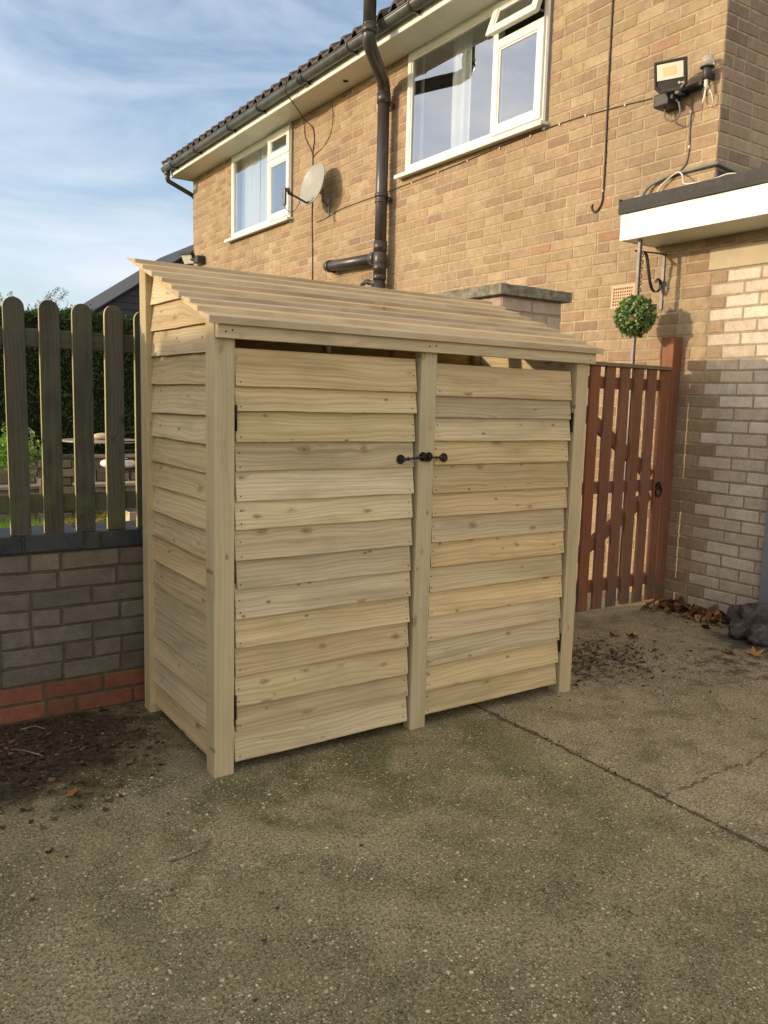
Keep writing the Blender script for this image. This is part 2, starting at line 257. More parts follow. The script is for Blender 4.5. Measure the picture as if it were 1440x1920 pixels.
def concrete_mat():
    k = NT('aggregate_concrete', 0.88, 0.2); p = k.pos(); s = k.n('ShaderNodeSeparateXYZ', {0: p}); X, Y, Z = s.outputs
    big = k.noise(p, 1.1, 4, 0.6); mid = k.noise(p, 6, 5, 0.65); fine = k.noise(p, 105, 4, 0.75)
    wx = k.math('ADD', X, k.math('MULTIPLY', k.math('SUBTRACT', k.noise(p, 9, 4, 0.6), 0.5), 0.035))
    right = k.rng(wx, 1.19, 1.21)
    base = k.mix(k.rng(big, 0.35, 0.65), (0.25, 0.22, 0.112), (0.39, 0.335, 0.185))
    base = k.mix(k.math('MULTIPLY', right, 0.75), base, (0.50, 0.40, 0.26))
    base = k.mix(k.math('MULTIPLY', k.rng(mid, 0.45, 0.68), 0.6), base, (0.14, 0.122, 0.068))
    # pale spalled zone by the front left post
    dpp = k.n('ShaderNodeVectorMath', operation='DISTANCE'); k.set(dpp.inputs[0], p); dpp.inputs[1].default_value = (0.0, 0.12, 0)
    pale = k.math('MULTIPLY', k.rng(k.math('ADD', dpp.outputs['Value'], k.math('MULTIPLY', mid, 0.3)), 0.25, 0.62, 1, 0), 0.5)
    base = k.mix(pale, base, (0.30, 0.27, 0.19))
    # moss
    moss_z = k.math('MULTIPLY', k.rng(k.math('ADD', Y, k.math('MULTIPLY', big, 0.5)), -0.9, 0.25), k.rng(X, 1.2, 0.9))
    moss = k.math('MULTIPLY', k.rng(k.noise(p, 2.7, 5, 0.6), 0.44, 0.62), k.math('ADD', k.math('MULTIPLY', moss_z, 0.6), 0.28))
    base = k.mix(moss, base, (0.110, 0.120, 0.038))
    base = k.mix(k.math('MULTIPLY', k.rng(fine, 0.44, 0.60), 0.75), base, (0.085, 0.074, 0.042))
    # fine grit
    g1 = k.voro(p, 150, dim='2D'); c1 = k.n('ShaderNodeSeparateColor', {0: g1.outputs['Color']})
    m1 = k.math('MULTIPLY', k.rng(g1.outputs['Distance'], 0.18, 0.42, 1, 0), k.rng(c1.outputs[0], 0.5, 0.54))
    base = k.mix(k.math('MULTIPLY', m1, 0.7), base, k.mix(c1.outputs[1], (0.56, 0.47, 0.31), (0.24, 0.17, 0.09)))
    pt = k.voro(p, 120, dim='2D'); base = k.mix(k.math('MULTIPLY', k.math('MULTIPLY', k.rng(pt.outputs['Distance'], 0.2, 0.45, 1, 0), k.rng(k.n('ShaderNodeSeparateColor', {0: pt.outputs['Color']}).outputs[2], 0.55, 0.6)), k.rng(k.noise(p, 12, 4, 0.65), 0.35, 0.6, 0.25, 0.8)), base, (0.055, 0.046, 0.028))
    worn = k.rng(k.noise(p, 3.3, 5, 0.7), 0.38, 0.62)
    # stones
    for sc_, th, hi in ((120, 0.70, 0.95), (76, 0.83, 1.0), (46, 0.93, 1.0)):
        g = k.voro(k.vmath('ADD', p, (sc_, 3.3, 0)), sc_, dim='2D'); c = k.n('ShaderNodeSeparateColor', {0: g.outputs['Color']})
        m = k.math('MULTIPLY', k.rng(g.outputs['Distance'], 0.16, 0.30, 1, 0), k.rng(c.outputs[0], th, th + 0.01))
        rp = k.n('ShaderNodeValToRGB', {0: c.outputs[1]}); e = rp.color_ramp.elements; e[0].color = (0.80, 0.72, 0.55, 1); e[1].color = (0.36, 0.19, 0.09, 1); e[1].position = 0.95
        a = e.new(0.45); a.color = (0.50, 0.38, 0.20, 1); a = e.new(0.7); a.color = (0.17, 0.15, 0.13, 1)
        base = k.mix(k.math('MULTIPLY', m, k.math('MULTIPLY', k.math('ADD', k.math('MULTIPLY', worn, 0.65), 0.35), hi)), base, rp.outputs[0])
    # dirt patches
    def patch(cx, cy, ax, ay, lo, hi):
        dx = k.math('DIVIDE', k.math('SUBTRACT', X, cx), ax); dy = k.math('DIVIDE', k.math('SUBTRACT', Y, cy), ay)
        d = k.math('SQRT', k.math('ADD', k.math('MULTIPLY', dx, dx), k.math('MULTIPLY', dy, dy)))
        d = k.math('ADD', d, k.math('MULTIPLY', k.math('SUBTRACT', k.noise(p, 7, 6, 0.7), 0.5), 1.5))
        return k.rng(d, lo, hi, 1, 0)
    d = patch(-0.55, 0.60, 0.62, 0.55, 0.55, 1.15); dark = k.mix(k.rng(k.noise(p, 45, 5, 0.7), 0.4, 0.65), (0.016, 0.013, 0.009), (0.075, 0.05, 0.028))
    base = k.mix(k.math('MULTIPLY', d, 0.93), base, dark)
    d2 = k.math('MAXIMUM', patch(2.05, 0.25, 0.42, 0.38, 0.4, 1.2), patch(2.75, -0.15, 0.8, 0.42, 0.1, 0.9)); rough_n = k.rng(k.noise(k.sc(p, 1, 1, 1), 16, 6, 0.7), 0.44, 0.60)
    base = k.mix(k.math('MULTIPLY', k.math('MULTIPLY', d2, rough_n), 0.85), base, (0.055, 0.038, 0.026))
    d3 = patch(3.3, 0.0, 0.42, 0.32, 0.6, 1.0)
    base = k.mix(k.math('MULTIPLY', d3, 0.8), base, (0.05, 0.045, 0.042))
    # scattered dark specks of dirt
    sp = k.voro(k.sc(p, 9, 9, 1), 1.0, dim='2D'); spm = k.math('MULTIPLY', k.rng(k.math('ADD', sp.outputs['Distance'], k.math('MULTIPLY', k.noise(p, 60, 4, 0.7), 0.35)), 0.19, 0.26, 1, 0), k.rng(k.n('ShaderNodeSeparateColor', {0: sp.outputs['Color']}).outputs[0], 0.90, 0.92))
    base = k.mix(k.math('MULTIPLY', spm, 0.75), base, (0.05, 0.04, 0.028))
    # expansion joint and crack
    wj = k.math('ADD', X, k.math('ADD', k.math('MULTIPLY', k.math('SUBTRACT', k.noise(p, 16, 6, 0.75), 0.5), 0.045), k.math('MULTIPLY', k.math('SUBTRACT', k.noise(p, 3, 3, 0.6), 0.5), 0.03)))
    jd = k.math('ABSOLUTE', k.math('SUBTRACT', wj, 1.195)); jw = k.math('MULTIPLY', k.rng(k.noise(p, 9, 5, 0.7), 0.4, 0.75), 0.016)
    j = k.rng(jd, k.math('ADD', jw, 0.002), k.math('ADD', jw, 0.008), 1, 0)
    wc = k.math('ADD', Y, k.math('MULTIPLY', k.math('SUBTRACT', k.noise(p, 5, 6, 0.7), 0.5), 0.20))
    cr = k.math('MULTIPLY', k.rng(k.math('ABSOLUTE', k.math('ADD', wc, 0.85)), 0.0015, 0.006, 1, 0), k.rng(X, 1.18, 1.2))
    cr = k.math('MULTIPLY', cr, k.rng(k.noise(p, 12, 3), 0.35, 0.5, 0.3, 1))
    jj = k.math('MAXIMUM', j, k.math('MULTIPLY', cr, 0.8)); base = k.mix(k.math('MULTIPLY', jj, 0.75), base, (0.06, 0.048, 0.032))
    k.base(base)
    h = k.math('ADD', k.math('MULTIPLY', fine, 0.5), k.math('MULTIPLY', m1, 0.4)); h = k.math('ADD', h, k.math('MULTIPLY', d, k.noise(p, 40, 5, 0.75))); h = k.math('SUBTRACT', h, k.math('MULTIPLY', jj, 2.5))
    k.bump(h, 0.8, 0.004)
    return k.m
M_['concrete'] = concrete_mat()
def lawn_mat():
    k = NT('lawn', 0.95, 0.1); p = k.pos(); c = k.mix(k.rng(k.noise(p, 30, 5), 0.35, 0.7), (0.05, 0.10, 0.018), (0.13, 0.19, 0.04))
    c = k.mix(k.rng(k.noise(p, 0.9, 4), 0.5, 0.65), c, (0.10, 0.09, 0.045)); k.base(c); return k.m
M_['lawn'] = lawn_mat()

# ------------------------------------------------------------------ object helpers
def tag(o, label=None, cat=None, group=None, kind=None):
    if label: o['label'] = label
    if cat: o['category'] = cat
    if group: o['group'] = group
    if kind: o['kind'] = kind
    return o
def thing(name, label, cat, loc=(0, 0, 0), rz=0.0, group=None):
    o = bpy.data.objects.new(name, None); COL.objects.link(o); o.location = loc; o.rotation_euler = (0, 0, rz); o.empty_display_size = 0.1
    return tag(o, label, cat, group)
def copy_tree(o, parent=None):
    c = o.copy(); COL.objects.link(c)
    if parent: c.parent = parent
    for ch in [x for x in o.children]: copy_tree(ch, c)
    return c

class MB:
    def __init__(s): s.v = []; s.f = []; s.g = []; s.r = []; s.c = []; s.mi = []; s.cm = 0; s.off = (0, 0, 0); s.rn = 0.5; s.cc = (1, 1, 1); s.smooth = []
    def new_board(s):
        s.off = (random.uniform(0, 60), random.uniform(0, 60), random.uniform(0, 60)); s.rn = random.random()
    def vert(s, p, g=(0, 0, 0)):
        s.v.append(tuple(p)); s.g.append((g[0] + s.off[0], g[1] + s.off[1], g[2] + s.off[2])); s.r.append(s.rn); s.c.append((*s.cc, 1)); return len(s.v) - 1
    def face(s, idx, sm=False): s.f.append(tuple(idx)); s.mi.append(s.cm); s.smooth.append(sm)
    def box(s, a, b, axis=0, new=True, M=None):
        if new: s.new_board()
        o = {0: (0, 1, 2), 1: (1, 0, 2), 2: (2, 0, 1)}[axis]; ids = []
        for x in (a[0], b[0]):
            for y in (a[1], b[1]):
                for z in (a[2], b[2]):
                    q = (x, y, z); g = (q[o[0]] - a[o[0]], q[o[1]] - a[o[1]], q[o[2]] - a[o[2]])
                    ids.append(s.vert(M @ Vector(q) if M else q, g))
        s.hexf(ids)
    def hexf(s, i):
        for q in ((0, 1, 3, 2), (4, 6, 7, 5), (0, 4, 5, 1), (2, 3, 7, 6), (0, 2, 6, 4), (1, 5, 7, 3)): s.face([i[k] for k in q])
    def board(s, p0, p1, cs, n=18, jit=0.0, clip=None, endj=0.0):
        """sweep a 4-point cross-section (list of (offset vector, v coordinate)) from p0 to p1; cs[0], cs[1] are the lower edge"""
        s.new_board(); p0 = Vector(p0); p1 = Vector(p1); d = p1 - p0; ln = d.length; dn = d.normalized(); rows = []
        e0, e1 = random.uniform(-endj, endj), random.uniform(-endj, endj); w = random.uniform(0, 9)
        for i in range(n + 1):
            t = i / n; c = p0 + d * t + dn * (e0 * (1 - t) + e1 * t); row = []
            jz = jit * (math.sin(w + t * 9) * 0.6 + random.uniform(-1, 1) * 0.6)
            for j, (o, v) in enumerate(cs):
                q = c + Vector(o) + (Vector((0, 0, jz)) if j < 2 else Vector())
                if clip: q = clip(q)
                row.append(s.vert(q, (t * ln, v, j * 0.003)))
            rows.append(row)
        m = len(cs)
        for i in range(n):
            for j in range(m): s.face((rows[i][j], rows[i][(j + 1) % m], rows[i + 1][(j + 1) % m], rows[i + 1][j]))
        s.face(rows[0][::-1]); s.face(rows[-1])
    def tube(s, pts, rad, n=10, cap=True, closed=False):
        pts = [Vector(p) for p in pts]; rads = rad if isinstance(rad, (list, tuple)) else [rad] * len(pts)
        t0 = (pts[1] - pts[0]).normalized(); up = Vector((0, 0, 1)) if abs(t0.z) < 0.9 else Vector((1, 0, 0)); nv = t0.cross(up).normalized(); rings = []; L0 = 0
        for i, p in enumerate(pts):
            a = pts[i] - pts[i - 1] if i else pts[1] - pts[0]; b = pts[i + 1] - pts[i] if i < len(pts) - 1 else a
            if a.length < 1e-9: a = b
            if b.length < 1e-9: b = a
            t = (a.normalized() + b.normalized()).normalized(); nv = (nv - t * nv.dot(t)).normalized(); bv = t.cross(nv); L0 += a.length if i else 0
            rings.append([s.vert(p + (nv * math.cos(2 * math.pi * k / n) + bv * math.sin(2 * math.pi * k / n)) * rads[i], (L0, k * 0.01, 0)) for k in range(n)])
        for i in range(len(rings) - 1):
            for k in range(n): s.face((rings[i][k], rings[i][(k + 1) % n], rings[i + 1][(k + 1) % n], rings[i + 1][k]), True)
        if cap: s.face(rings[0][::-1]); s.face(rings[-1])
    def cyl(s, p, d, rad, h, n=20): d = Vector(d).normalized(); s.tube([Vector(p), Vector(p) + d * h], rad, n)
    def ball(s, c, rad, n=14, sq=(1, 1, 1), jit=0.0):
        rows = []; c = Vector(c)
        for i in range(n + 1):
            th = math.pi * i / n; row = []
            for j in range(2 * n):
                ph = math.pi * j / n; k = 1 + random.uniform(-jit, jit)
                row.append(s.vert(c + Vector((math.sin(th) * math.cos(ph) * sq[0], math.sin(th) * math.sin(ph) * sq[1], math.cos(th) * sq[2])) * rad * k))
            rows.append(row)
        for i in range(n):
            for j in range(2 * n): s.face((rows[i][j], rows[i + 1][j], rows[i + 1][(j + 1) % (2 * n)], rows[i][(j + 1) % (2 * n)]), True)
    def build(s, name, mats, parent=None, bevel=0.0, seg=1):
        if not isinstance(mats, (list, tuple)): mats = [mats]
        me = bpy.data.meshes.new(name); me.from_pydata(s.v, [], s.f); me.update()
        for m in mats: me.materials.append(M_[m])
        me.polygons.foreach_set('material_index', s.mi); me.polygons.foreach_set('use_smooth', s.smooth)
        a = me.attributes.new('gr', 'FLOAT_VECTOR', 'POINT'); a.data.foreach_set('vector', np.array(s.g, dtype=np.float32).ravel())
        a = me.attributes.new('rnd', 'FLOAT', 'POINT'); a.data.foreach_set('value', np.array(s.r, dtype=np.float32))
        a = me.attributes.new('col', 'FLOAT_COLOR', 'POINT'); a.data.foreach_set('color', np.array(s.c, dtype=np.float32).ravel())
        bm = bmesh.new(); bm.from_mesh(me); bmesh.ops.recalc_face_normals(bm, faces=bm.faces); bm.to_mesh(me); bm.free()
        o = bpy.data.objects.new(name, me); COL.objects.link(o)
        if parent: o.parent = parent
        if bevel: b = o.modifiers.new('bevel', 'BEVEL'); b.width = bevel; b.segments = seg; b.limit_method = 'ANGLE'; b.angle_limit = R_(40)
        return o

def leaf_cloud(name, mat, parent, centers, sizes, up=None, aspect=2.0):
    """many small leaf-shaped (4-point diamond, folded) faces"""
    n = len(centers); c = np.asarray(centers, float); sz = np.asarray(sizes, float)[:, None]
    a = rng.normal(size=(n, 3)); 
    if up is not None: a = a * 0.6 + np.asarray(up)
    a /= np.linalg.norm(a, axis=1)[:, None]; b = rng.normal(size=(n, 3)); b -= a * (a * b).sum(1)[:, None]; b /= np.linalg.norm(b, axis=1)[:, None]; nn = np.cross(a, b)
    v = np.stack([c - a * sz, c + b * sz / aspect + nn * sz * 0.15, c + a * sz, c - b * sz / aspect + nn * sz * 0.15], 1).reshape(-1, 3)
    me = bpy.data.meshes.new(name); me.vertices.add(4 * n); me.vertices.foreach_set('co', v.ravel()); me.loops.add(4 * n); me.loops.foreach_set('vertex_index', np.arange(4 * n)); me.polygons.add(n)
    me.polygons.foreach_set('loop_start', np.arange(0, 4 * n, 4)); me.update(calc_edges=True); me.materials.append(M_[mat])
    at = me.attributes.new('rnd', 'FLOAT', 'POINT'); at.data.foreach_set('value', np.repeat(np.clip(rng.normal(0.5, 0.24, n), 0, 1), 4).astype(np.float32))
    o = bpy.data.objects.new(name, me); COL.objects.link(o)
    if parent: o.parent = parent
    return o

def bricks(mb, O, U, N, w, rows, z0, pal, holes=(), bl=0.215, bh=0.065, j=0.010, course=0.075, proud=0.004, start=0.0, half=0.1125, pheader=0.12, u_of_row=None, mslot=1, bslot=0, wob=0.0015, mortar=True, span=None):
    """bricks as shallow bevelled blocks on a mortar sheet; U horizontal dir, N outward. holes: (u0,u1,z0,z1)"""
    O = Vector(O); U = Vector(U); N = Vector(N); Z = Vector((0, 0, 1))
    P = lambda a, z, n: O + U * a + Z * z + N * n
    for rI in range(rows):
        za = z0 + rI * course + j / 2; zb = za + bh; zc = (za + zb) / 2
        u0, u1 = (0.0, w) if not u_of_row else u_of_row(rI)
        x = u0 - (start + (half if rI % 2 else 0) + random.uniform(-0.01, 0.01)) % (bl + j)
        cut = [(h[0], h[1]) for h in holes if h[2] < zc < h[3]]
        while x < u1:
            L_ = bl if random.random() > pheader else (bl - j) / 2
            a, b = max(x, u0), min(x + L_, u1); x += L_ + j
            segs = [(a, b)]
            for h0, h1 in cut:
                ns = []
                for s0, s1 in segs:
                    if s1 <= h0 or s0 >= h1: ns.append((s0, s1)); continue
                    if s0 < h0: ns.append((s0, h0))
                    if s1 > h1: ns.append((h1, s1))
                segs = ns
            for s0, s1 in segs:
                if s1 - s0 < 0.012: continue
                if pal is None: continue
                mb.cc = pal(); e = 0.004; k = proud + random.uniform(-wob, wob) * 0.7; tz = random.uniform(-wob, wob)
                a0 = [mb.vert(P(s0, za + tz, 0)), mb.vert(P(s1, za - tz, 0)), mb.vert(P(s1, zb - tz, 0)), mb.vert(P(s0, zb + tz, 0))]
                b0 = [mb.vert(P(s0 + e, za + tz + e, k)), mb.vert(P(s1 - e, za - tz + e, k)), mb.vert(P(s1 - e, zb - tz - e, k)), mb.vert(P(s0 + e, zb + tz - e, k))]
                mb.cm = bslot; mb.face(b0)
                for q in range(4): mb.face((a0[q], a0[(q + 1) % 4], b0[(q + 1) % 4], b0[q]))
    if mortar:
        mb.cm = mslot; us = sorted({0.0, w} | {h[0] for h in holes} | {h[1] for h in holes}); z1 = z0 + rows * course; zs = sorted({z0, z1} | {min(max(h[2], z0), z1) for h in holes} | {min(max(h[3], z0), z1) for h in holes})
        if span: us = list(span)
        for i in range(len(us) - 1):
            for k in range(len(zs) - 1):
                cu, cz = (us[i] + us[i + 1]) / 2, (zs[k] + zs[k + 1]) / 2
                if any(h[0] < cu < h[1] and h[2] < cz < h[3] for h in holes): continue
                mb.face([mb.vert(P(us[i], zs[k], 0.0005)), mb.vert(P(us[i + 1], zs[k], 0.0005)), mb.vert(P(us[i + 1], zs[k + 1], 0.0005)), mb.vert(P(us[i], zs[k + 1], 0.0005))])

def lerp(a, b, t): return tuple(x + (y - x) * t for x, y in zip(a, b))
def pal_of(items, v=0.10):
    def g():
        x = random.random(); acc = 0
        for w_, c in items:
            acc += w_
            if x <= acc: break
        k = 1 + random.uniform(-v, v); return tuple(min(1, q * k * (1 + random.uniform(-0.02, 0.02))) for q in c)
    return g
pal_tan = pal_of([(0.36, (0.355, 0.255, 0.158)), (0.26, (0.33, 0.243, 0.153)), (0.20, (0.305, 0.207, 0.132)), (0.09, (0.275, 0.192, 0.132)), (0.07, (0.39, 0.293, 0.184)), (0.02, (0.34, 0.21, 0.135))], 0.06)
pal_pale = pal_of([(0.5, (0.56, 0.475, 0.375)), (0.3, (0.50, 0.415, 0.315)), (0.2, (0.60, 0.52, 0.42))], 0.07)
pal_dull = pal_of([(0.5, (0.33, 0.25, 0.16)), (0.3, (0.29, 0.21, 0.14)), (0.2, (0.37, 0.28, 0.18))], 0.08)
pal_grey = pal_of([(0.4, (0.150, 0.128, 0.102)), (0.35, (0.138, 0.112, 0.098)), (0.25, (0.165, 0.143, 0.110))], 0.12)
pal_red = pal_of([(0.7, (0.22, 0.085, 0.05)), (0.3, (0.17, 0.07, 0.043))], 0.12)
pal_pier = pal_of([(0.5, (0.44, 0.35, 0.27)), (0.5, (0.40, 0.31, 0.24))], 0.08)

# ================================================================== THE SETTING
def sheet(name, mat, x0, y0, x1, y1, z, kind='structure'):
    mb = MB(); i = [mb.vert((x0, y0, z)), mb.vert((x1, y0, z)), mb.vert((x1, y1, z)), mb.vert((x0, y1, z))]; mb.face(i); o = mb.build(name, mat); o['kind'] = kind; return o
sheet('ground', 'lawn', -500, -500, 500, 500, -0.03)
sheet('driveway', 'concrete', -9, -10, 3.60, 1.10, 0.0)
sheet('path', 'concrete', 2.30, 1.10, 3.60, 9.4, -0.004)
sheet('lawn', 'lawn', -9, 1.10, 2.30, 6.28, -0.006)
sheet('patio', 'paving', -9, 6.30, 2.30, 8.9, 0.0)

# ================================================================== HOUSE
XF = 3.528
house = thing('brick_house', 'two storey tan brick house with white windows and dark tiled roof', 'house', (XF, 5.1, 0))
house.location = (0, 0, 0)
HB = 4.42
WR = (2.255, 4.065, 3.345, HB + 0.1); WL = (6.345, 8.075, 3.345, HB + 0.1)
mb = MB()
Y0, Y1 = 0.777, 9.485
rows = 59
inv = lambda h: (h[0] - Y0, h[1] - Y0, h[2], h[3])
# the facade runs on to y=0.777 above the extension roof; below it is toothed into the pale brick
inv = lambda h: (h[0] - 0.60, h[1] - 0.60, h[2], h[3])
bricks(mb, (XF, 0.60, 0), (0, 1, 0), (-1, 0, 0), Y1 - 0.60, rows, 0.0, pal_tan, holes=[inv(WR), inv(WL), (0.722, 0.922, 1.935, 2.093)], u_of_row=lambda i: ((0.035 if i % 2 else 0.145) if i < 28 else (0.0 if i < 31 else 0.177), Y1 - 0.60), mortar=False)
mb2_ = mb
mb.cm = 1
for (ya, yb_, za, zb_) in ((0.777, Y1, 0.0, WR[2]), (0.777, WR[0], WR[2], rows * 0.075), (WR[1], WL[0], WR[2], rows * 0.075), (WL[1], Y1, WR[2], rows * 0.075), (WR[0], WL[1], WR[3] - 0.06, rows * 0.075)):
    if za == 0.0:
        for (c0, c1, d0, d1) in ((0.777, 1.322, 0, WR[2]), (1.522, Y1, 0, WR[2]), (1.322, 1.522, 0, 1.935), (1.322, 1.522, 2.093, WR[2])): mb.face([mb.vert((XF - 0.0005, c0, d0)), mb.vert((XF - 0.0005, c1, d0)), mb.vert((XF - 0.0005, c1, d1)), mb.vert((XF - 0.0005, c0, d1))])
    elif zb_ > za: mb.face([mb.vert((XF - 0.0005, ya, za)), mb.vert((XF - 0.0005, yb_, za)), mb.vert((XF - 0.0005, yb_, zb_)), mb.vert((XF - 0.0005, ya, zb_))])
mb.build('wall', ['fbrick', 'fmort'], house)
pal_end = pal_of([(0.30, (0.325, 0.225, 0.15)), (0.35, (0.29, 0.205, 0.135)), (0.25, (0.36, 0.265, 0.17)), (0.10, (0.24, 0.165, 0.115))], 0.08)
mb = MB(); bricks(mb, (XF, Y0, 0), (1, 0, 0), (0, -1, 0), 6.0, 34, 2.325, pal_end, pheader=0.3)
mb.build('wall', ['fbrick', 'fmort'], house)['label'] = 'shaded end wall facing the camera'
mb = MB(); bricks(mb, (XF, Y1, 0), (1, 0, 0), (0, 1, 0), 6.0, rows, 0.0, pal_tan)
mb.build('wall', ['fbrick', 'fmort'], house)['label'] = 'far end wall'
# gable triangles and back
RP = math.tan(R_(32)); RX = 6.6; EZ = 4.545; EX = 3.105
mb = MB()
for yy in (Y0 + 0.002, Y1 - 0.002):
    i = [mb.vert((XF, yy, 4.42)), mb.vert((XF + 6, yy, 4.42)), mb.vert((XF + 6, yy, 4.6)), mb.vert((RX, yy, EZ + (RX - EX) * RP - 0.05)), mb.vert((XF, yy, 4.62))]; mb.cc = (0.38, 0.28, 0.17); mb.face(i)
i = [mb.vert((XF + 6, Y0, 0)), mb.vert((XF + 6, Y1, 0)), mb.vert((XF + 6, Y1, 4.6)), mb.vert((XF + 6, Y0, 4.6))]; mb.face(i)
mb.build('gable', 'fbrick', house)
# roof: rolled interlocking tiles
mb = MB(); ny = 44; per = 0.2115; yb = Y0 - 0.12; ye = Y1 + 0.16
prof = [(0.0, 0.0), (0.18, 0.0), (0.26, 0.034), (0.42, 0.048), (0.56, 0.034), (0.64, 0.0), (0.84, 0.002), (0.999, 0.0)]
ys = []
k = 0
while yb + k * per < ye:
    for a, h in prof:
        y = yb + (k + a) * per
        if y <= ye: ys.append((y, h))
    k += 1
for side in (0, 1):
    ncourse = 13 if side == 0 else 11
    for c in range(ncourse):
        s0 = c * 0.315; s1 = s0 + 0.345
        row = []
        for (y, h) in ys:
            q = []
            for (s, lift) in ((s0, 0.0), (s0, 0.028), (s1, 0.006)):
                xx = EX + s * math.cos(R_(32)); zz = EZ + s * math.sin(R_(32)) + lift * 0.9 + h + 0.012 * 0 + random.uniform(-0.0012, 0.0012)
                if side: xx = 2 * RX - xx
                q.append(mb.vert((min(xx, RX) if not side else max(xx, RX), y, min(zz, EZ + (RX - EX) * RP + 0.06))))
            row.append(q)
        for i in range(len(row) - 1):
            for m in (0, 1): mb.face((row[i][m], row[i + 1][m], row[i + 1][m + 1], row[i][m + 1]))
roof = mb.build('roof', 'tile', house)
mb = MB()
mb.box((EX + 0.02, yb + 0.02, EZ - 0.035), (3.24, ye - 0.06, EZ - 0.015)); mb.box((3.3, yb + 0.02, EZ + 0.05), (3.5, ye - 0.05, EZ + 0.07))
mb.build('underlay', 'felt', roof)
# fascia, soffit
FY0, FY1 = Y0 - 0.1, Y1 - 0.03
mb = MB(); mb.box((3.195, FY0, 4.395), (3.215, FY1, 4.55)); mb.build('fascia', 'upvc', house, 0.002)
mb = MB(); mb.box((3.216, FY0, 4.404), (3.60, 9.475, 4.416))
for y in np.arange(1.0, 9.4, 1.5): pass
mb.box((3.215, 9.476, 4.398), (3.9, 9.56, 4.55))
mb.build('soffit', 'soffit', house, 0.001)
mb = MB(); mb.cyl((3.381, 4.941, 4.405), (0, 0, -1), 0.045, 0.004, 24); o = mb.build('soffit_vent', 'soffit', house); mb = MB(); mb.cyl((3.381, 4.941, 4.400), (0, 0, -1), 0.028, 0.003, 20); mb.build('grille', 'hole', o)
# gutter (half-round trough)
mb = MB(); gy0, gy1 = Y0 - 0.15, 9.57; gx, gz, gr = 3.135, 4.505, 0.058; n = 14; ring = []
for yv in (gy0, gy1):
    a_ = [];
    for t in range(n + 1):
        an = math.pi + math.pi * t / n; a_.append((gx + gr * math.cos(an), yv, gz + gr * math.sin(an)))
    for t in range(n + 1):
        an = 2 * math.pi - math.pi * t / n; a_.append((gx + (gr - 0.004) * math.cos(an), yv, gz + (gr - 0.004) * math.sin(an) + 0.001))
    ring.append([mb.vert(p) for p in a_])
m = len(ring[0])
for t in range(m): mb.face((ring[0][t], ring[0][(t + 1) % m], ring[1][(t + 1) % m], ring[1][t]), True)
mb.face(ring[0]); mb.face(ring[1])
for yv in (gy0, gy1):   # end stops
    q = [mb.vert((gx + (gr + .003) * math.cos(math.pi + math.pi * t / n), yv, gz + (gr + .003) * math.sin(math.pi + math.pi * t / n))) for t in range(n + 1)]; mb.face(q)
mb.tube([(gx - gr, gy0, gz + 0.002), (gx - gr, gy1, gz + 0.002)], 0.006, 6)
gut = mb.build('gutter', 'gutter', house)
for i, yv in enumerate((1.6, 2.5, 3.45, 4.425, 5.362, 6.375, 7.2, 8.31, 9.2)):
    mb = MB(); wv = 0.05 if i == 4 else 0.013; pts = []
    for t in range(n + 1):
        an = math.pi + math.pi * t / n; pts.append((gx + (gr + 0.006) * math.cos(an), gz + (gr + 0.006) * math.sin(an)))
    for (dy) in ((-wv, wv),) if i != 4 else ((-0.055, -0.03), (0.03, 0.055), (-0.03, 0.03)):
        rr = 0.004 if not (i == 4 and dy == (-0.03, 0.03)) else 0.0
        A = [[mb.vert((gx + (gr + e) * math.cos(math.pi + math.pi * t / n), yv + dy[s], gz + (gr + e) * math.sin(math.pi + math.pi * t / n))) for t in range(n + 1)] for s in (0, 1) for e in (0.001, 0.006 + rr)]
        for t in range(n):
            mb.face((A[1][t], A[1][t + 1], A[3][t + 1], A[3][t])); mb.face((A[0][t], A[0][t + 1], A[1][t + 1], A[1][t])); mb.face((A[2][t], A[2][t + 1], A[3][t + 1], A[3][t]))
    mb.box((gx + 0.03, yv - wv * 0.8, 4.435), (3.194, yv + wv * 0.8, 4.46)); mb.box((gx - gr - 0.008, yv - wv, gz - 0.004), (gx - gr + 0.012, yv + wv, gz + 0.012))
    mb.build('gutter_bracket', 'black', gut)
mb = MB(); mb.tube([(3.135, 9.47, 4.47), (3.135, 9.47, 4.36), (3.15, 9.475, 4.325), (3.56, 9.60, 4.215), (3.60, 9.60, 4.17), (3.60, 9.56, 0.1)], 0.034, 12); mb.tube([(3.135, 9.47, 4.46), (3.135, 9.47, 4.40)], 0.042, 12)
mb.build('downpipe', 'black', house)

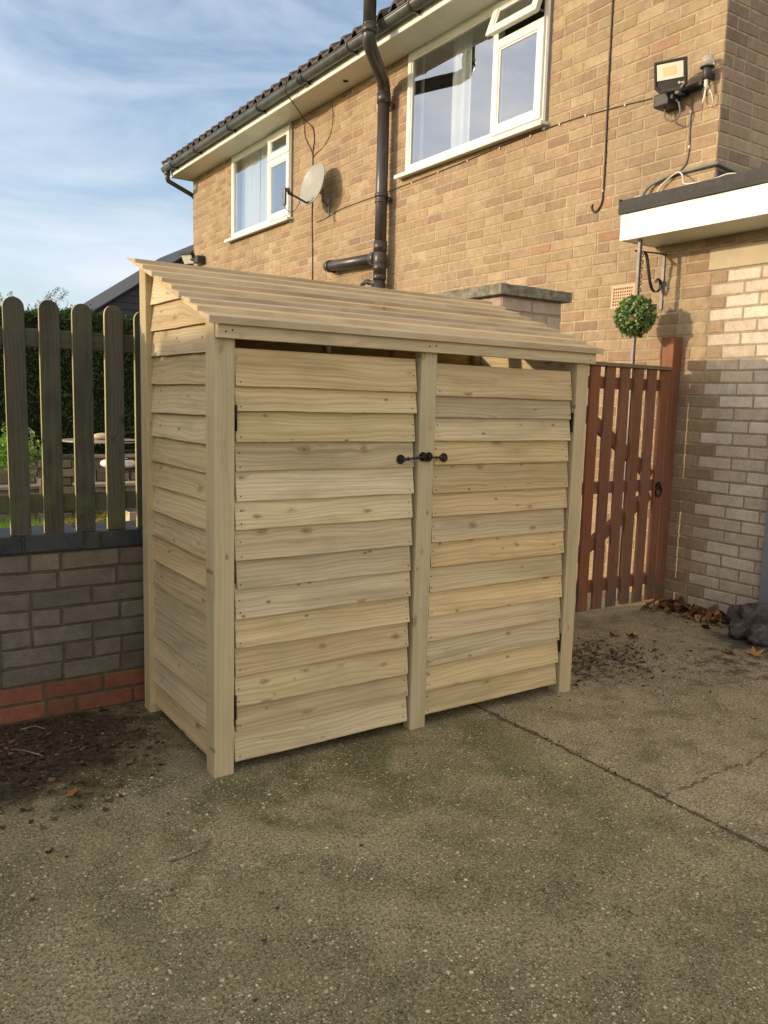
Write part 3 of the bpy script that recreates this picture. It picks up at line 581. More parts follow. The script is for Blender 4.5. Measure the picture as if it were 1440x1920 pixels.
# windows -----------------------------------------------------------------
def window(y0, y1, ym, zt, open_top, label):
    """frame fills y0..y1, z 3.36..4.42; mullion at ym; right (low y) bay has a top-hung fanlight above zt"""
    zb, ztop = 3.362, HB; xo, xi = 3.512, 3.575
    w = MB(); fw = 0.050
    w.box((xo, y0, zb), (xi, y0 + fw, ztop), 2); w.box((xo, y1 - fw, zb), (xi, y1, ztop), 2); w.box((xo, y0 + fw, zb), (xi, y1 - fw, zb + fw), 1); w.box((xo, y0 + fw, ztop - 0.075), (xi, y1 - fw, ztop), 1)
    w.box((xo, ym - 0.028, zb + fw), (xi, ym + 0.028, ztop - 0.075), 2); w.box((xo, y0 + fw, zt - 0.028), (xi, ym - 0.028, zt + 0.028), 1)
    win = w.build('window', 'upvc', house, 0.003, 2); win['label'] = label
    def beads(mbx, a0, a1, b0, b1, x, t=0.018):
        mbx.box((x, a0, b0), (x + 0.012, a0 + t, b1), 2); mbx.box((x, a1 - t, b0), (x + 0.012, a1, b1), 2); mbx.box((x, a0 + t, b0), (x + 0.012, a1 - t, b0 + t), 1); mbx.box((x, a0 + t, b1 - t), (x + 0.012, a1 - t, b1), 1)
    def pane(a0, a1, b0, b1, x=3.535, M=None, par=win):
        p = MB(); q = [(x, a0, b0), (x, a1, b0), (x, a1, b1), (x, a0, b1)]; p.face([p.vert(M @ Vector(t) if M else t) for t in q]); return p.build('pane', 'glass', par)
    g = MB(); beads(g, ym + 0.028, y1 - fw, zb + fw, ztop - 0.075, 3.522, 0.016); g.build('glazing_bead', 'upvc', win)
    pane(ym + 0.03, y1 - fw, zb + fw, ztop - 0.075)
    # side casement: sash proud of the frame
    def sash(a0, a1, b0, b1, M=None, name='casement'):
        s_ = MB(); x0 = 3.492; x1 = 3.511; t = 0.062
        for aa, bb in (((x0, a0, b0), (x1, a0 + t, b1)), ((x0, a1 - t, b0), (x1, a1, b1)), ((x0, a0 + t, b0), (x1, a1 - t, b0 + t)), ((x0, a0 + t, b1 - t), (x1, a1 - t, b1))): s_.box(aa, bb, 1, M=M)
        t2 = 0.016; x0 = 3.5; i0, i1, k0, k1 = a0 + t, a1 - t, b0 + t, b1 - t
        for aa, bb in (((x0, i0, k0), (x1, i0 + t2, k1)), ((x0, i1 - t2, k0), (x1, i1, k1)), ((x0, i0 + t2, k0), (x1, i1 - t2, k0 + t2)), ((x0, i0 + t2, k1 - t2), (x1, i1 - t2, k1))): s_.box(aa, bb, 1, M=M)
        if M:  # inner rebate of the opened sash, seen from below
            s_.box((3.512, a0 + 0.02, b0 + 0.02), (3.545, a0 + 0.05, b1 - 0.02), 2, M=M); s_.box((3.512, a1 - 0.05, b0 + 0.02), (3.545, a1 - 0.02, b1 - 0.02), 2, M=M); s_.box((3.512, a0 + 0.05, b0 + 0.02), (3.545, a1 - 0.05, b0 + 0.05), 1, M=M)
        o = s_.build(name, 'upvc', win, 0.002)
        pane(a0 + t, a1 - t, b0 + t, b1 - t, 3.507, M)
        return o
    sash(y0 + 0.028, ym + 0.008, zb + 0.03, zt + 0.012)
    if open_top:
        piv = Vector((3.50, 0, ztop - 0.045)); Mx = Matrix.Translation(piv) @ Matrix.Rotation(R_(20), 4, 'Y') @ Matrix.Translation(-piv)
        sash(y0 + 0.028, ym + 0.008, zt + 0.02, ztop - 0.045, Mx, 'fanlight')
        st = MB()
        st.box((3.44, y0 + 0.05, zt + 0.055), (3.53, y0 + 0.056, zt + 0.068)); st.build('stay', 'steel', win)
    else: sash(y0 + 0.028, ym + 0.008, zt + 0.02, ztop - 0.045, None, 'fanlight')
    s_ = MB(); s_.box((3.445, y0 - 0.04, 3.328), (3.56, y1 + 0.085, 3.352)); s_.box((3.445, y0 - 0.04, 3.318), (3.455, y1 + 0.085, 3.328)); s_.box((3.485, y0, 3.3522), (3.54, y1, 3.363)); s_.build('sill', 'upvc', win, 0.003)
    # curtains
    def drape(a0, a1, x, name='curtain', z0=3.37, amp=0.02):
        c = MB(); nn = int((a1 - a0) / 0.008); cols = []
        ph = random.uniform(0, 6)
        for i in range(nn + 1):
            y = a0 + (a1 - a0) * i / nn; t = i / nn; xx = x + amp * math.sin(ph + i * 0.42 + 1.3 * math.sin(i * 0.09)) ; cols.append([c.vert((xx, y, z0)), c.vert((x + (xx - x) * 0.6, y, ztop + 0.02))])
        for i in range(nn): c.face((cols[i][0], cols[i + 1][0], cols[i + 1][1], cols[i][1]), True)
        c.build(name, 'curtain', win)
    return win, drape, pane
w1, dr, _ = window(2.262, 4.055, 2.838, 4.085, True, 'wide window with its top fanlight pushed open')
dr(3.35, 3.62, 3.68, amp=0.022)
dr(4.02, 4.10, 3.68)
w2, dr, _ = window(6.352, 8.068, 6.925, 4.075, False, 'wide window beside the satellite dish, all sashes shut')
dr(7.50, 8.05, 3.66, amp=0.012); dr(7.02, 7.42, 3.64, amp=0.024)
for (a, b) in ((WR[0], WR[1]), (WL[0], WL[1])):
    mb = MB()
    q = [(3.60, a - 0.4, 2.9), (3.60, b + 0.4, 2.9), (3.60, b + 0.4, 4.75), (3.60, a - 0.4, 4.75)]; x2 = 6.2
    i = [mb.vert(p) for p in q] + [mb.vert((x2, p[1], p[2])) for p in q]
    for fa in ((4, 5, 6, 7), (0, 1, 5, 4), (2, 3, 7, 6), (1, 2, 6, 5), (0, 3, 7, 4)): mb.face([i[t] for t in fa])
    # jambs closing the gap round the frame
    for (p, q2) in (((3.50, a - 0.02, 3.3), (3.60, a + 0.006, 4.42)), ((3.53, b - 0.012, 3.3), (3.60, b + 0.02, 4.42))): mb.box(p, q2)
    mb.build('room', 'room', house)

# soil vent pipe ------------------------------------------------------------
pr = 0.056; mb = MB(); px, py = 3.42, 4.30
mb.tube([(px, py, 0.02), (px, py, 2.50)], pr, 20); mb.tube([(px, py, 2.50), (px, py, 4.07)], pr, 20)
up = [(px, py, 4.05), (px, py, 4.12), (3.405, 4.285, 4.165), (3.36, 4.235, 4.20), (3.05, 3.95, 4.285), (3.0, 3.905, 4.32), (2.985, 3.89, 4.37), (2.985, 3.89, 4.42)]
mb.tube(up, pr + 0.003, 20); mb.tube([(2.985, 3.89, 4.40), (2.985, 3.89, 5.35)], pr, 20)
for z, h, e in ((4.02, 0.09, 0.008), (3.18, 0.035, 0.010), (3.13, 0.02, 0.006), (2.42, 0.05, 0.008), (2.68, 0.10, 0.009), (2.50, 0.07, 0.006), (1.2, 0.05, 0.008)): mb.tube([(px, py, z), (px, py, z + h)], pr + e, 20)
for z, h, e in ((4.385, 0.06, 0.009), (4.445, 0.02, 0.006)): mb.tube([(2.985, 3.89, z), (2.985, 3.89, z + h)], pr + e, 20)
mb.tube([(px, py, 2.47), (px, py, 2.75)], pr + 0.005, 20)
sp = mb.build('soil_pipe', 'black', house)
mb = MB(); mb.tube([(px, py, 2.63), (px, py + 0.95, 2.665), (3.428, py + 1.02, 2.668), (3.47, py + 1.05, 2.668), (3.53, py + 1.055, 2.668)], pr - 0.004, 20)
mb.tube([(px, py + 0.05, 2.632), (px, py + 0.13, 2.635)], pr + 0.007, 20); mb.tube([(px, py + 0.13, 2.635), (px, py + 0.15, 2.636)], pr + 0.001, 20); mb.tube([(px, py + 0.93, 2.664), (px, py + 0.98, 2.666)], pr + 0.006, 20)
mb.build('branch_pipe', 'black', sp)
mb = MB(); mb.tube([(3.43, 4.36, 2.405), (3.43, 4.44, 2.408), (3.43, 4.50, 2.425), (3.43, 4.57, 2.430), (3.43, 4.625, 2.415), (3.43, 4.655, 2.375), (3.43, 4.66, 2.2), (3.43, 4.66, 1.0)], 0.022, 12); mb.tube([(3.43, 4.49, 2.42), (3.43, 4.53, 2.428)], 0.027, 12); mb.build('waste_pipe', 'black', sp)
for z in (4.0, 3.15, 2.3, 1.2):
    mb = MB(); mb.box((3.47, py - 0.035, z), (3.523, py - 0.005, z + 0.035)); mb.box((3.45, py - 0.075, z), (3.47, py + 0.075, z + 0.03)); mb.build('pipe_bracket', 'black', sp)
# air brick
mb = MB(); y0, y1, z0, z1 = 1.322, 1.522, 1.938, 2.092; x = 3.521
ny_, nz_ = 9, 6; cy = (y1 - y0 - 0.03) / ny_; cz = (z1 - z0 - 0.03) / nz_
mb.box((x, y0, z0), (x + 0.02, y0 + 0.018, z1)); mb.box((x, y1 - 0.018, z0), (x + 0.02, y1, z1)); mb.box((x, y0 + 0.018, z0), (x + 0.02, y1 - 0.018, z0 + 0.018)); mb.box((x, y0 + 0.018, z1 - 0.018), (x + 0.02, y1 - 0.018, z1))
for i in range(1, ny_): mb.box((x + 0.002, y0 + 0.015 + i * cy - 0.004, z0 + 0.018), (x + 0.018, y0 + 0.015 + i * cy + 0.004, z1 - 0.018))
for i in range(1, nz_): mb.box((x + 0.0025, y0 + 0.018, z0 + 0.015 + i * cz - 0.0045), (x + 0.0175, y1 - 0.018, z0 + 0.015 + i * cz + 0.0045))
v = mb.build('air_brick', 'vent', house); mb = MB(); mb.face([mb.vert(p) for p in ((x + 0.019, y0, z0), (x + 0.019, y1, z0), (x + 0.019, y1, z1), (x + 0.019, y0, z1))]); mb.build('hollow', 'hole', v)

# ================================================================== EXTENSION
ext = thing('flat_roof_extension', 'pale brick extension with white fascia and flat felt roof', 'extension')
mb = MB(); EY = -4.0; T0 = 0.60
# pale bricks, toothed to the tan ones; origin at y=0.745 running towards -y
bricks(mb, (XF, 0.7765, 0), (0, -1, 0), (-1, 0, 0), 0.7765 - 0.16, 28, 0.0, pal_pale, u_of_row=lambda i: ((0.148 if i % 2 else 0.038), 0.545 if i < 27 else 0.5), start=0.0, half=0.0, pheader=0.0, mortar=False, bh=0.064, j=0.011, wob=0.002)
bricks(mb, (XF, 0.598, 0), (0, -1, 0), (-1, 0, 0), 0.598 - 0.16, 3, 2.10, pal_tan, mortar=False)
mb.cm = 1; P = lambda y, z: mb.vert((XF - 0.0004, y, z)); mb.face([P(0.7765, 0), P(-4, 0), P(-4, 2.40), P(0.7765, 2.40)])
bricks(mb, (XF, -1.4, 0), (0, -1, 0), (-1, 0, 0), 2.6, 30, 0.0, pal_pale, mortar=False)
mb.build('wall', ['pbrick', 'pmort', 'fbrick'], ext)
mb = MB(); mb.box((3.519, 0.10, 2.110), (3.5265, 0.765, 2.236)); mb.build('lintel', 'lintel', ext, 0.003)
mb = MB(); mb.box((3.48, 0.16, 0.0), (3.60, 0.232, 2.06), 2); mb.box((3.48, -1.4, 0.0), (3.60, -1.33, 2.06), 2); mb.box((3.48, -1.33, 1.98), (3.60, 0.16, 2.06), 1); mb.build('door_frame', 'door', ext, 0.003)
mb = MB(); mb.box((3.53, -1.33, 0.02), (3.57, 0.16, 1.98), 2)
for i in range(1, 10): mb.box((3.524, -1.33 + i * 0.149, 0.05), (3.53, -1.322 + i * 0.149, 1.95), 2)
mb.build('door', 'door', ext)
mb = MB(); mb.box((3.185, EY, 2.302), (3.200, 1.183, 2.462)); mb.box((3.182, 1.150, 2.302), (3.1849, 1.186, 2.463)); mb.box((3.200, 1.168, 2.302), (3.528, 1.183, 2.462)); mb.build('fascia', 'upvc', ext, 0.002)
mb = MB(); mb.box((3.2005, EY, 2.306), (3.527, 1.1675, 2.316)); mb.build('soffit', 'soffit', ext)
mb = MB(); N_ = 40
def feltrow(y):
    w_ = 0.003 * math.sin(y * 9) + random.uniform(-0.0015, 0.0015)
    return [(3.170 + w_, y, 2.463), (3.166 + w_, y, 2.50), (3.168, y, 2.535 + w_), (3.185, y, 2.55), (3.40, y, 2.555), (3.523, y, 2.565), (3.523, y, 2.62 if y > 0.78 else 2.566), (8.0, y, 2.566)]
rows_ = []
for i in range(N_ + 1):
    y = 1.195 - (1.195 - EY) * (i / N_) ** 1.5; pts = feltrow(y)
    if y > 0.78: pts[-1] = (3.5235, y, 2.621)
    rows_.append([mb.vert(p) for p in pts])
for i in range(N_):
    for j_ in range(7): mb.face((rows_[i][j_], rows_[i + 1][j_], rows_[i + 1][j_ + 1], rows_[i][j_ + 1]))
mb.box((3.168, 1.190, 2.464), (3.52, 1.197, 2.555)); mb.box((3.172, EY, 2.4635), (3.2, 1.19, 2.50)); mb.box((3.2, EY, 2.46), (8.0, 0.776, 2.50)); mb.box((3.53, 0.76, 2.566), (8.0, 0.771, 2.70))
mb.build('roof', 'felt', ext)

# ================================================================== things on the facade
# satellite dish
dish = thing('satellite_dish', 'grey satellite dish on a wall arm beside the far upstairs window', 'satellite dish')
mb = MB(); cy_, cz_ = 5.50, 3.525; a_, b_ = 0.225, 0.218; rings = []
tilt = R_(13); Mt = Matrix.Translation((3.32, cy_, cz_)) @ Matrix.Rotation(tilt, 4, 'Y') @ Matrix.Rotation(R_(3), 4, 'Z')
NR, NS = 10, 48
def sup(th, k): 
    c, s_ = math.cos(th), math.sin(th); e = 2 / 2.35
    return (k * a_ * math.copysign(abs(c) ** e, c), k * b_ * math.copysign(abs(s_) ** e, s_))
for side, off in ((0, 0.0), (1, 0.006)):
    rr = []
    for i in range(NR + 1):
        k = i / NR; rr.append([mb.vert(Mt @ Vector((0.045 * (1 - k * k) + off, *sup(2 * math.pi * t / NS, max(k, 0.001))))) for t in range(NS)])
    for i in range(NR):
        for t in range(NS): mb.face((rr[i][t], rr[i][(t + 1) % NS], rr[i + 1][(t + 1) % NS], rr[i + 1][t]), True)
    rings.append(rr)
mb.tube([Mt @ Vector((0.003, *sup(2 * math.pi * t / NS, 1.0))) for t in range(NS + 1)], 0.0055, 6, False)
mb.build('reflector', 'dish', dish)
mb = MB(); mb.tube([(3.33, 5.52, 3.36), (3.26, 5.50, 3.325), (3.08, 5.535, 3.40)], 0.011, 10); mb.tube([(3.10, 5.53, 3.392), (3.06, 5.535, 3.41)], 0.02, 10); mb.build('feed_arm', 'black', dish)
mb = MB(); mb.cyl((3.075, 5.535, 3.43), (-1, 0, 0), 0.022, 0.035); mb.box((3.005, 5.51, 3.27), (3.035, 5.555, 3.445)); mb.box((3.035, 5.52, 3.41), (3.08, 5.55, 3.445)); mb.build('receiver', 'gutter', dish, 0.006, 2)
mb = MB(); mb.tube([(3.36, 5.50, 3.47), (3.42, 5.49, 3.46), (3.46, 5.48, 3.43)], 0.018, 10); mb.tube([(3.46, 5.50, 3.50), (3.46, 5.50, 3.36)], 0.016, 12); mb.tube([(3.46, 5.50, 3.38), (3.52, 5.49, 3.33)], 0.012, 8); mb.box((3.512, 5.455, 3.22), (3.522, 5.49, 3.40)); mb.box((3.37, 5.46, 3.43), (3.385, 5.54, 3.52)); mb.build('wall_mount', 'steel', dish, 0.002)
mb = MB(); mb.tube([(3.02, 5.53, 3.27), (3.03, 5.52, 3.23), (3.07, 5.51, 3.205), (3.12, 5.505, 3.22), (3.17, 5.51, 3.29), (3.2, 5.515, 3.345)], 0.0035, 6); mb.build('lead', 'cable', dish)

def cable(name, label, pts, rad, mat, clips=None, seg=6):
    mb = MB()
    if len(pts) > 2:   # Catmull-Rom
        P_ = [Vector(p) for p in pts]; P_ = [P_[0]] + P_ + [P_[-1]]; out = []
        for i in range(1, len(P_) - 2):
            for k in range(seg):
                t = k / seg; a, b, c, d = P_[i - 1], P_[i], P_[i + 1], P_[i + 2]
                out.append(0.5 * ((2 * b) + (c - a) * t + (2 * a - 5 * b + 4 * c - d) * t * t + (3 * b - 3 * c + d - a) * t ** 3))
        out.append(P_[-2]); pts = out
    mb.tube(pts, rad, 7)
    o = mb.build(name, mat); tag(o, label, 'cable')
    if clips:
        for c in clips:
            m = MB(); m.box((c[0] - 0.006, c[1] - 0.006, c[2] - 0.009), (3.524, c[1] + 0.006, c[2] + 0.009)); cl = m.build('cable_clip', 'wcable', o, 0.002)
    return o
xw = 3.5175
cable('aerial_cable', 'dark cable looping down the wall from gutter to satellite dish', [(3.071, 5.62, 4.555), (3.069, 5.63, 4.50), (3.09, 5.66, 4.43), (3.28, 5.80, 4.37), (3.50, 6.00, 4.33), (xw, 5.86, 4.22), (xw, 5.815, 4.08), (xw, 5.845, 3.96), (xw, 5.84, 3.60), (xw, 5.845, 3.26), (xw, 5.82, 2.8), (xw, 5.82, 2.2), (xw, 5.83, 1.2)], 0.006, 'cable')
cable('aerial_cable', 'thinner cable bowing left beside the one to the dish', [(3.49, 6.02, 4.34), (xw, 6.05, 4.26), (xw, 6.02, 4.15), (xw, 5.90, 4.01), (xw, 5.85, 3.93)], 0.0045, 'cable')
cable('aerial_cable', 'thin brown cable hanging in an arc right of the dish cable', [(xw, 5.46, 4.38), (xw, 5.42, 4.24), (xw, 5.46, 4.07), (xw, 5.60, 3.97), (xw, 5.78, 3.93), (xw, 5.84, 3.90)], 0.003, 'cable')
cable('wall_cable', 'brown cable down the wall with a small hook at its end', [(3.48, 1.66, 4.42), (xw, 1.665, 4.35), (xw, 1.66, 3.9), (xw, 1.655, 3.4), (xw, 1.645, 2.95), (xw, 1.648, 2.72), (xw, 1.658, 2.662), (xw, 1.69, 2.625), (xw, 1.715, 2.618), (xw, 1.735, 2.635), (xw, 1.745, 2.66), (3.527, 1.735, 2.675)], 0.0065, 'cable', [(xw, 1.648, 2.75)])
hp = [(xw, 5.75, 3.205), (xw, 5.5, 3.215), (xw, 5.233, 3.25), (xw, 4.8, 3.255), (xw, 4.45, 3.255), (xw, 4.1, 3.262), (xw, 3.4, 3.275), (xw, 2.6, 3.30), (xw, 2.055, 3.305), (xw, 1.6, 3.28), (xw, 1.278, 3.252)]
cable('wall_cable', 'thin cable clipped level along the wall below the windows', hp, 0.0032, 'cable', [(xw, y, 3.255 + (4.1 - y) * 0.022) for y in (3.95, 3.55, 3.15, 2.75, 2.4, 2.1)] + [(xw, 1.85, 3.297), (xw, 1.5, 3.272)])
cable('wall_cable', 'grey cable dropping from the floodlight to the black conduit', [(xw, 1.15, 3.215), (xw, 1.05, 3.235), (xw, 0.98, 3.245), (xw, 0.968, 3.18), (xw, 0.975, 3.0), (xw, 0.97, 2.87), (xw, 0.985, 2.79), (xw, 1.03, 2.748)], 0.005, 'gcable', [(xw, 0.973, 3.09), (xw, 0.968, 2.88)])
cable('conduit', 'thick grey conduit bent over the flat roof and round the corner', [(3.46, 1.285, 2.56), (3.47, 1.275, 2.62), (3.49, 1.25, 2.68), (3.505, 1.19, 2.715), (3.508, 1.05, 2.735), (3.508, 0.9, 2.735), (3.506, 0.765, 2.735), (3.54, 0.757, 2.733), (3.75, 0.757, 2.715), (3.95, 0.757, 2.69)], 0.0105, 'gcable', seg=5)
cable('loose_cable', 'loose white cable trailing over the edge of the felt roof', [(3.36, 1.30, 2.565), (3.38, 1.16, 2.575), (3.44, 1.13, 2.60), (3.49, 1.16, 2.66), (3.50, 1.10, 2.71), (3.49, 1.02, 2.735), (3.46, 0.96, 2.70), (3.40, 0.90, 2.63), (3.36, 0.80, 2.605), (3.38, 0.70, 2.605), (3.42, 0.62, 2.63), (3.45, 0.56, 2.625)], 0.005, 'wcable')
cable('loose_cable', 'short white cable end lying beside the conduit', [(3.30, 1.26, 2.56), (3.28, 1.16, 2.578), (3.28, 1.10, 2.575)], 0.005, 'wcable')

# floodlight near the house corner
fl = thing('floodlight', 'black square floodlight with pale lens on wall by near corner', 'floodlight')
nrm = Vector((-0.86, -0.36, -0.30)).normalized()
zax = Vector((0, 0, 1)); ya = zax.cross(-nrm).normalized()  # horizontal
Mf = Matrix.Translation((3.34, 1.005, 3.268)) @ Matrix((( -ya.x, nrm.cross(-ya).x, nrm.x, 0), (-ya.y, nrm.cross(-ya).y, nrm.y, 0), (-ya.z, nrm.cross(-ya).z, nrm.z, 0), (0, 0, 0, 1)))
def outl(w_, h_, z, ch): return [(-w_, h_, z), (w_, h_, z), (w_, -h_ + ch, z), (w_ - ch, -h_, z), (-w_ + ch, -h_, z), (-w_, -h_ + ch, z)]
mb = MB(); A = [mb.vert(Mf @ Vector(p)) for p in outl(0.096, 0.088, 0.012, 0.028)]; B = [mb.vert(Mf @ Vector(p)) for p in outl(0.096, 0.088, -0.022, 0.028)]; Cc = [mb.vert(Mf @ Vector(p)) for p in outl(0.082, 0.074, 0.012, 0.024)]; D = [mb.vert(Mf @ Vector(p)) for p in outl(0.082, 0.074, 0.004, 0.024)]
for i in range(6):
    j = (i + 1) % 6; mb.face((A[i], A[j], B[j], B[i])); mb.face((A[i], A[j], Cc[j], Cc[i])); mb.face((Cc[i], Cc[j], D[j], D[i]))
mb.face(B); mb.face(D); 
mb.build('lamp_body', 'lamp', fl, 0.004, 2)
mb = MB(); mb.box((-0.078, -0.018, 0.0045), (0.078, 0.070, 0.010), M=Mf); ln = mb.build('lens', 'lens', fl); mb = MB(); mb.box((-0.042, 0.004, 0.0102), (0.038, 0.052, 0.0112), M=Mf); mb.build('led_board', 'chip', ln)
mb = MB(); mb.cyl(Mf @ Vector((0.052, -0.045, 0.0045)), nrm, 0.007, 0.002, 12); mb.box((0.062, -0.049, 0.0045), (0.088, -0.043, 0.0062), M=Mf); mb.build('badge', 'wcable', fl)
mb = MB(); mb.box((3.38, 1.01, 3.15), (3.40, 1.03, 3.30)); mb.box((3.46, 0.87, 3.205), (3.525, 1.02, 3.228)); mb.box((3.48, 1.0, 3.19), (3.524, 1.05, 3.24)); mb.build('bracket', 'lamp', fl, 0.003)
mb = MB(); mb.box((3.40, 1.06, 3.135), (3.524, 1.175, 3.215)); mb.build('junction_box', 'lamp', fl, 0.012, 3)
mb = MB(); mb.tube([(3.45, 1.12, 3.14), (3.44, 1.11, 3.07), (3.43, 1.05, 3.035), (3.43, 1.0, 3.04), (3.43, 0.985, 3.08), (3.43, 1.0, 3.13), (3.44, 1.03, 3.16)], 0.006, 8); mb.tube([(3.50, 1.14, 3.17), (3.515, 1.06, 3.185), (3.515, 0.98, 3.225), (3.515, 0.93, 3.235), (3.51, 0.895, 3.235), (3.50, 0.885, 3.20), (3.50, 0.885, 3.16)], 0.0055, 8); mb.build('lead', 'gcable', fl)
sn = thing('dusk_sensor', 'small round clear topped sensor on wall between floodlight and corner', 'sensor')
cx, cy2 = 3.46, 0.838
mb = MB(); mb.tube([(cx, cy2, 3.225), (cx, cy2, 3.30)], [0.024, 0.027], 18); mb.box((cx, cy2 - 0.012, 3.235), (3.524, cy2 + 0.012, 3.27)); mb.build('housing', 'lamp', sn, 0.002)
mb = MB(); mb.tube([(cx, cy2, 3.301), (cx, cy2, 3.335), (cx, cy2, 3.35), (cx, cy2, 3.362)], [0.038, 0.038, 0.034, 0.018], 20); mb.build('dome', 'clear', sn)
mb = MB(); mb.tube([(cx, cy2, 3.292), (cx, cy2, 3.301)], 0.041, 20); mb.build('collar', 'gcable', sn)
mb = MB(); mb.tube([(cx, cy2, 3.225), (cx, cy2, 3.19), (3.48, cy2 - 0.01, 3.17)], 0.012, 8); mb.tube([(cx, cy2, 3.19), (3.47, cy2 + 0.01, 3.12), (3.48, cy2 + 0.03, 3.10), (3.50, cy2 + 0.04, 3.13), (3.51, cy2 + 0.04, 3.20)], 0.0045, 7); mb.tube([(cx + 0.01, cy2, 3.19), (3.48, cy2 - 0.03, 3.14), (3.49, cy2 - 0.035, 3.10), (3.50, cy2 - 0.02, 3.075), (3.50, cy2, 3.085)], 0.004, 7); mb.build('lead', 'wcable', sn)

# small floodlight on the far corner
f2 = thing('floodlight', 'small floodlight tilted out from the far corner of the house', 'floodlight')
Mg = Matrix.Translation((3.36, 9.25, 3.245)) @ Matrix.Rotation(R_(28), 4, 'Z') @ Matrix.Rotation(R_(-32), 4, 'Y')
mb = MB(); mb.box((-0.02, -0.10, -0.075), (0.05, 0.10, 0.085), M=Mg); mb.box((-0.05, -0.11, 0.08), (0.04, 0.11, 0.092), M=Mg); mb.build('lamp_body', 'lamp', f2, 0.006, 2)
mb = MB(); mb.box((-0.026, -0.088, -0.066), (-0.0205, 0.088, 0.072), M=Mg); mb.build('lens', 'lens', f2)
mb = MB(); mb.box((3.40, 9.02, 3.17), (3.524, 9.16, 3.27)); mb.tube([(3.38, 9.2, 3.24), (3.45, 9.12, 3.22)], 0.03, 10); mb.build('bracket', 'lamp', f2, 0.008, 2)

# hanging bracket
hb = thing('hanging_basket_bracket', 'black wrought iron hanging basket bracket screwed to the wall', 'bracket')
def strap(mb, pts, w_=0.016, t_=0.004, y=1.101):
    for i in range(len(pts) - 1):
        pass
    P_ = [Vector((p[0], y, p[1])) for p in pts]; rows = []
    for i, p in enumerate(P_):
        d = (P_[min(i + 1, len(P_) - 1)] - P_[max(i - 1, 0)]).normalized(); nn = Vector((d.z, 0, -d.x))
        rows.append([mb.vert(p + nn * a + Vector((0, b, 0))) for a, b in ((-t_ / 2, -w_ / 2), (t_ / 2, -w_ / 2), (t_ / 2, w_ / 2), (-t_ / 2, w_ / 2))])
    for i in range(len(rows) - 1):
        for j in range(4): mb.face((rows[i][j], rows[i][(j + 1) % 4], rows[i + 1][(j + 1) % 4], rows[i + 1][j]))
    mb.face(rows[0]); mb.face(rows[-1])
mb = MB(); strap(mb, [(3.245, 2.243), (3.252, 2.238), (3.33, 2.243), (3.45, 2.25), (3.516, 2.25)], 0.02, 0.006); mb.build('arm', 'iron', hb)
mb = MB(); cur = [(3.33, 2.238), (3.345, 2.228), (3.358, 2.20), (3.375, 2.14), (3.40, 2.06), (3.42, 2.025), (3.445, 2.008), (3.475, 2.01), (3.498, 2.03), (3.505, 2.058), (3.495, 2.083), (3.475, 2.092), (3.458, 2.08), (3.456, 2.065)]; strap(mb, cur, 0.02, 0.006); mb.build('scroll', 'iron', hb)
mb = MB(); mb.box((3.516, 1.089, 1.90), (3.523, 1.113, 2.262), 2); mb.build('back_plate', 'steel', hb, 0.002)

# drain rod / pole with topiary ball
post = thing('metal_post', 'slim metal post running up through the topiary ball to the fascia', 'post')
mb = MB(); mb.box((3.241, 1.067, 0.0), (3.263, 1.089, 2.304), 2); mb.build('tube', 'steel', post, 0.002)
mb = MB(); 
pts = [(3.262 + 0.010 * math.cos(t * 1.7), 1.064 + 0.007 * math.sin(t * 1.7), 1.96 + t * 0.0115) for t in range(24)]; mb.tube(pts, 0.0028, 6); mb.build('wire_wrap', 'iron', post)
tb = thing('topiary_ball', 'round artificial topiary ball of small green leaves above the gate', 'topiary ball')
bc = Vector((3.25, 1.078, 1.837)); n = 1500; d = rng.normal(size=(n, 3)); d /= np.linalg.norm(d, axis=1)[:, None]; rad = 0.122 * (1 - 0.14 * rng.random(n) ** 1.5) + 0.007 * rng.normal(size=n)
leaf_cloud('foliage', 'topi', tb, np.array(bc) + d * rad[:, None], rng.uniform(0.009, 0.019, n), aspect=1.5)
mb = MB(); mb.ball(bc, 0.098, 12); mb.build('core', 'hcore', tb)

# ================================================================== GATE
gate = thing('garden_gate', 'red brown stained picket gate with diagonal braces behind', 'gate', (3.0, 0.9, 0))
gate.location = (0, 0, 0); gy = 0.872
xs = [2.31, 2.44, 2.57, 2.695, 2.825, 2.955, 3.078, 3.202, 3.325]
for i, x in enumerate(xs):
    mb = MB(); w_ = 0.080 if i < 8 else 0.075; b = 0.03 + random.uniform(0, 0.012)
    mb.box((x - w_ / 2, gy, b), (x + w_ / 2, gy + 0.02, 1.497), 2); mb.build('paling', 'gate', gate, 0.002)
for z0_, z1_ in ((1.37, 1.44), (0.745, 0.815), (0.14, 0.21)):
    mb = MB(); mb.box((2.26, gy + 0.0205, z0_), (3.36, gy + 0.060, z1_), 0); mb.build('rail', 'gate', gate, 0.002)
def brace(a, b):
    mb = MB(); mb.new_board(); A, B = Vector((a[0], 0, a[1])), Vector((b[0], 0, b[1])); d = (B - A).normalized(); n_ = Vector((-d.z, 0, d.x)) * 0.036; ids = []
    for y in (gy + 0.0206, gy + 0.055):
        for P_, u_ in ((A, 0), (B, (B - A).length)):
            for s_ in (-1, 1): q = P_ + n_ * s_; ids.append(mb.vert((q.x, y, q.z), (u_, s_ * 0.036, y)))
    mb.hexf(ids); mb.build('brace', 'gate', gate, 0.002)
brace((2.42, 1.37), (3.28, 0.84)); brace((3.28, 0.72), (2.42, 0.24))
mb = MB(); mb.box((2.25, gy - 0.012, 1.4985), (3.372, gy + 0.068, 1.522), 0); mb.build('cap_rail', 'gatecap', gate, 0.004)
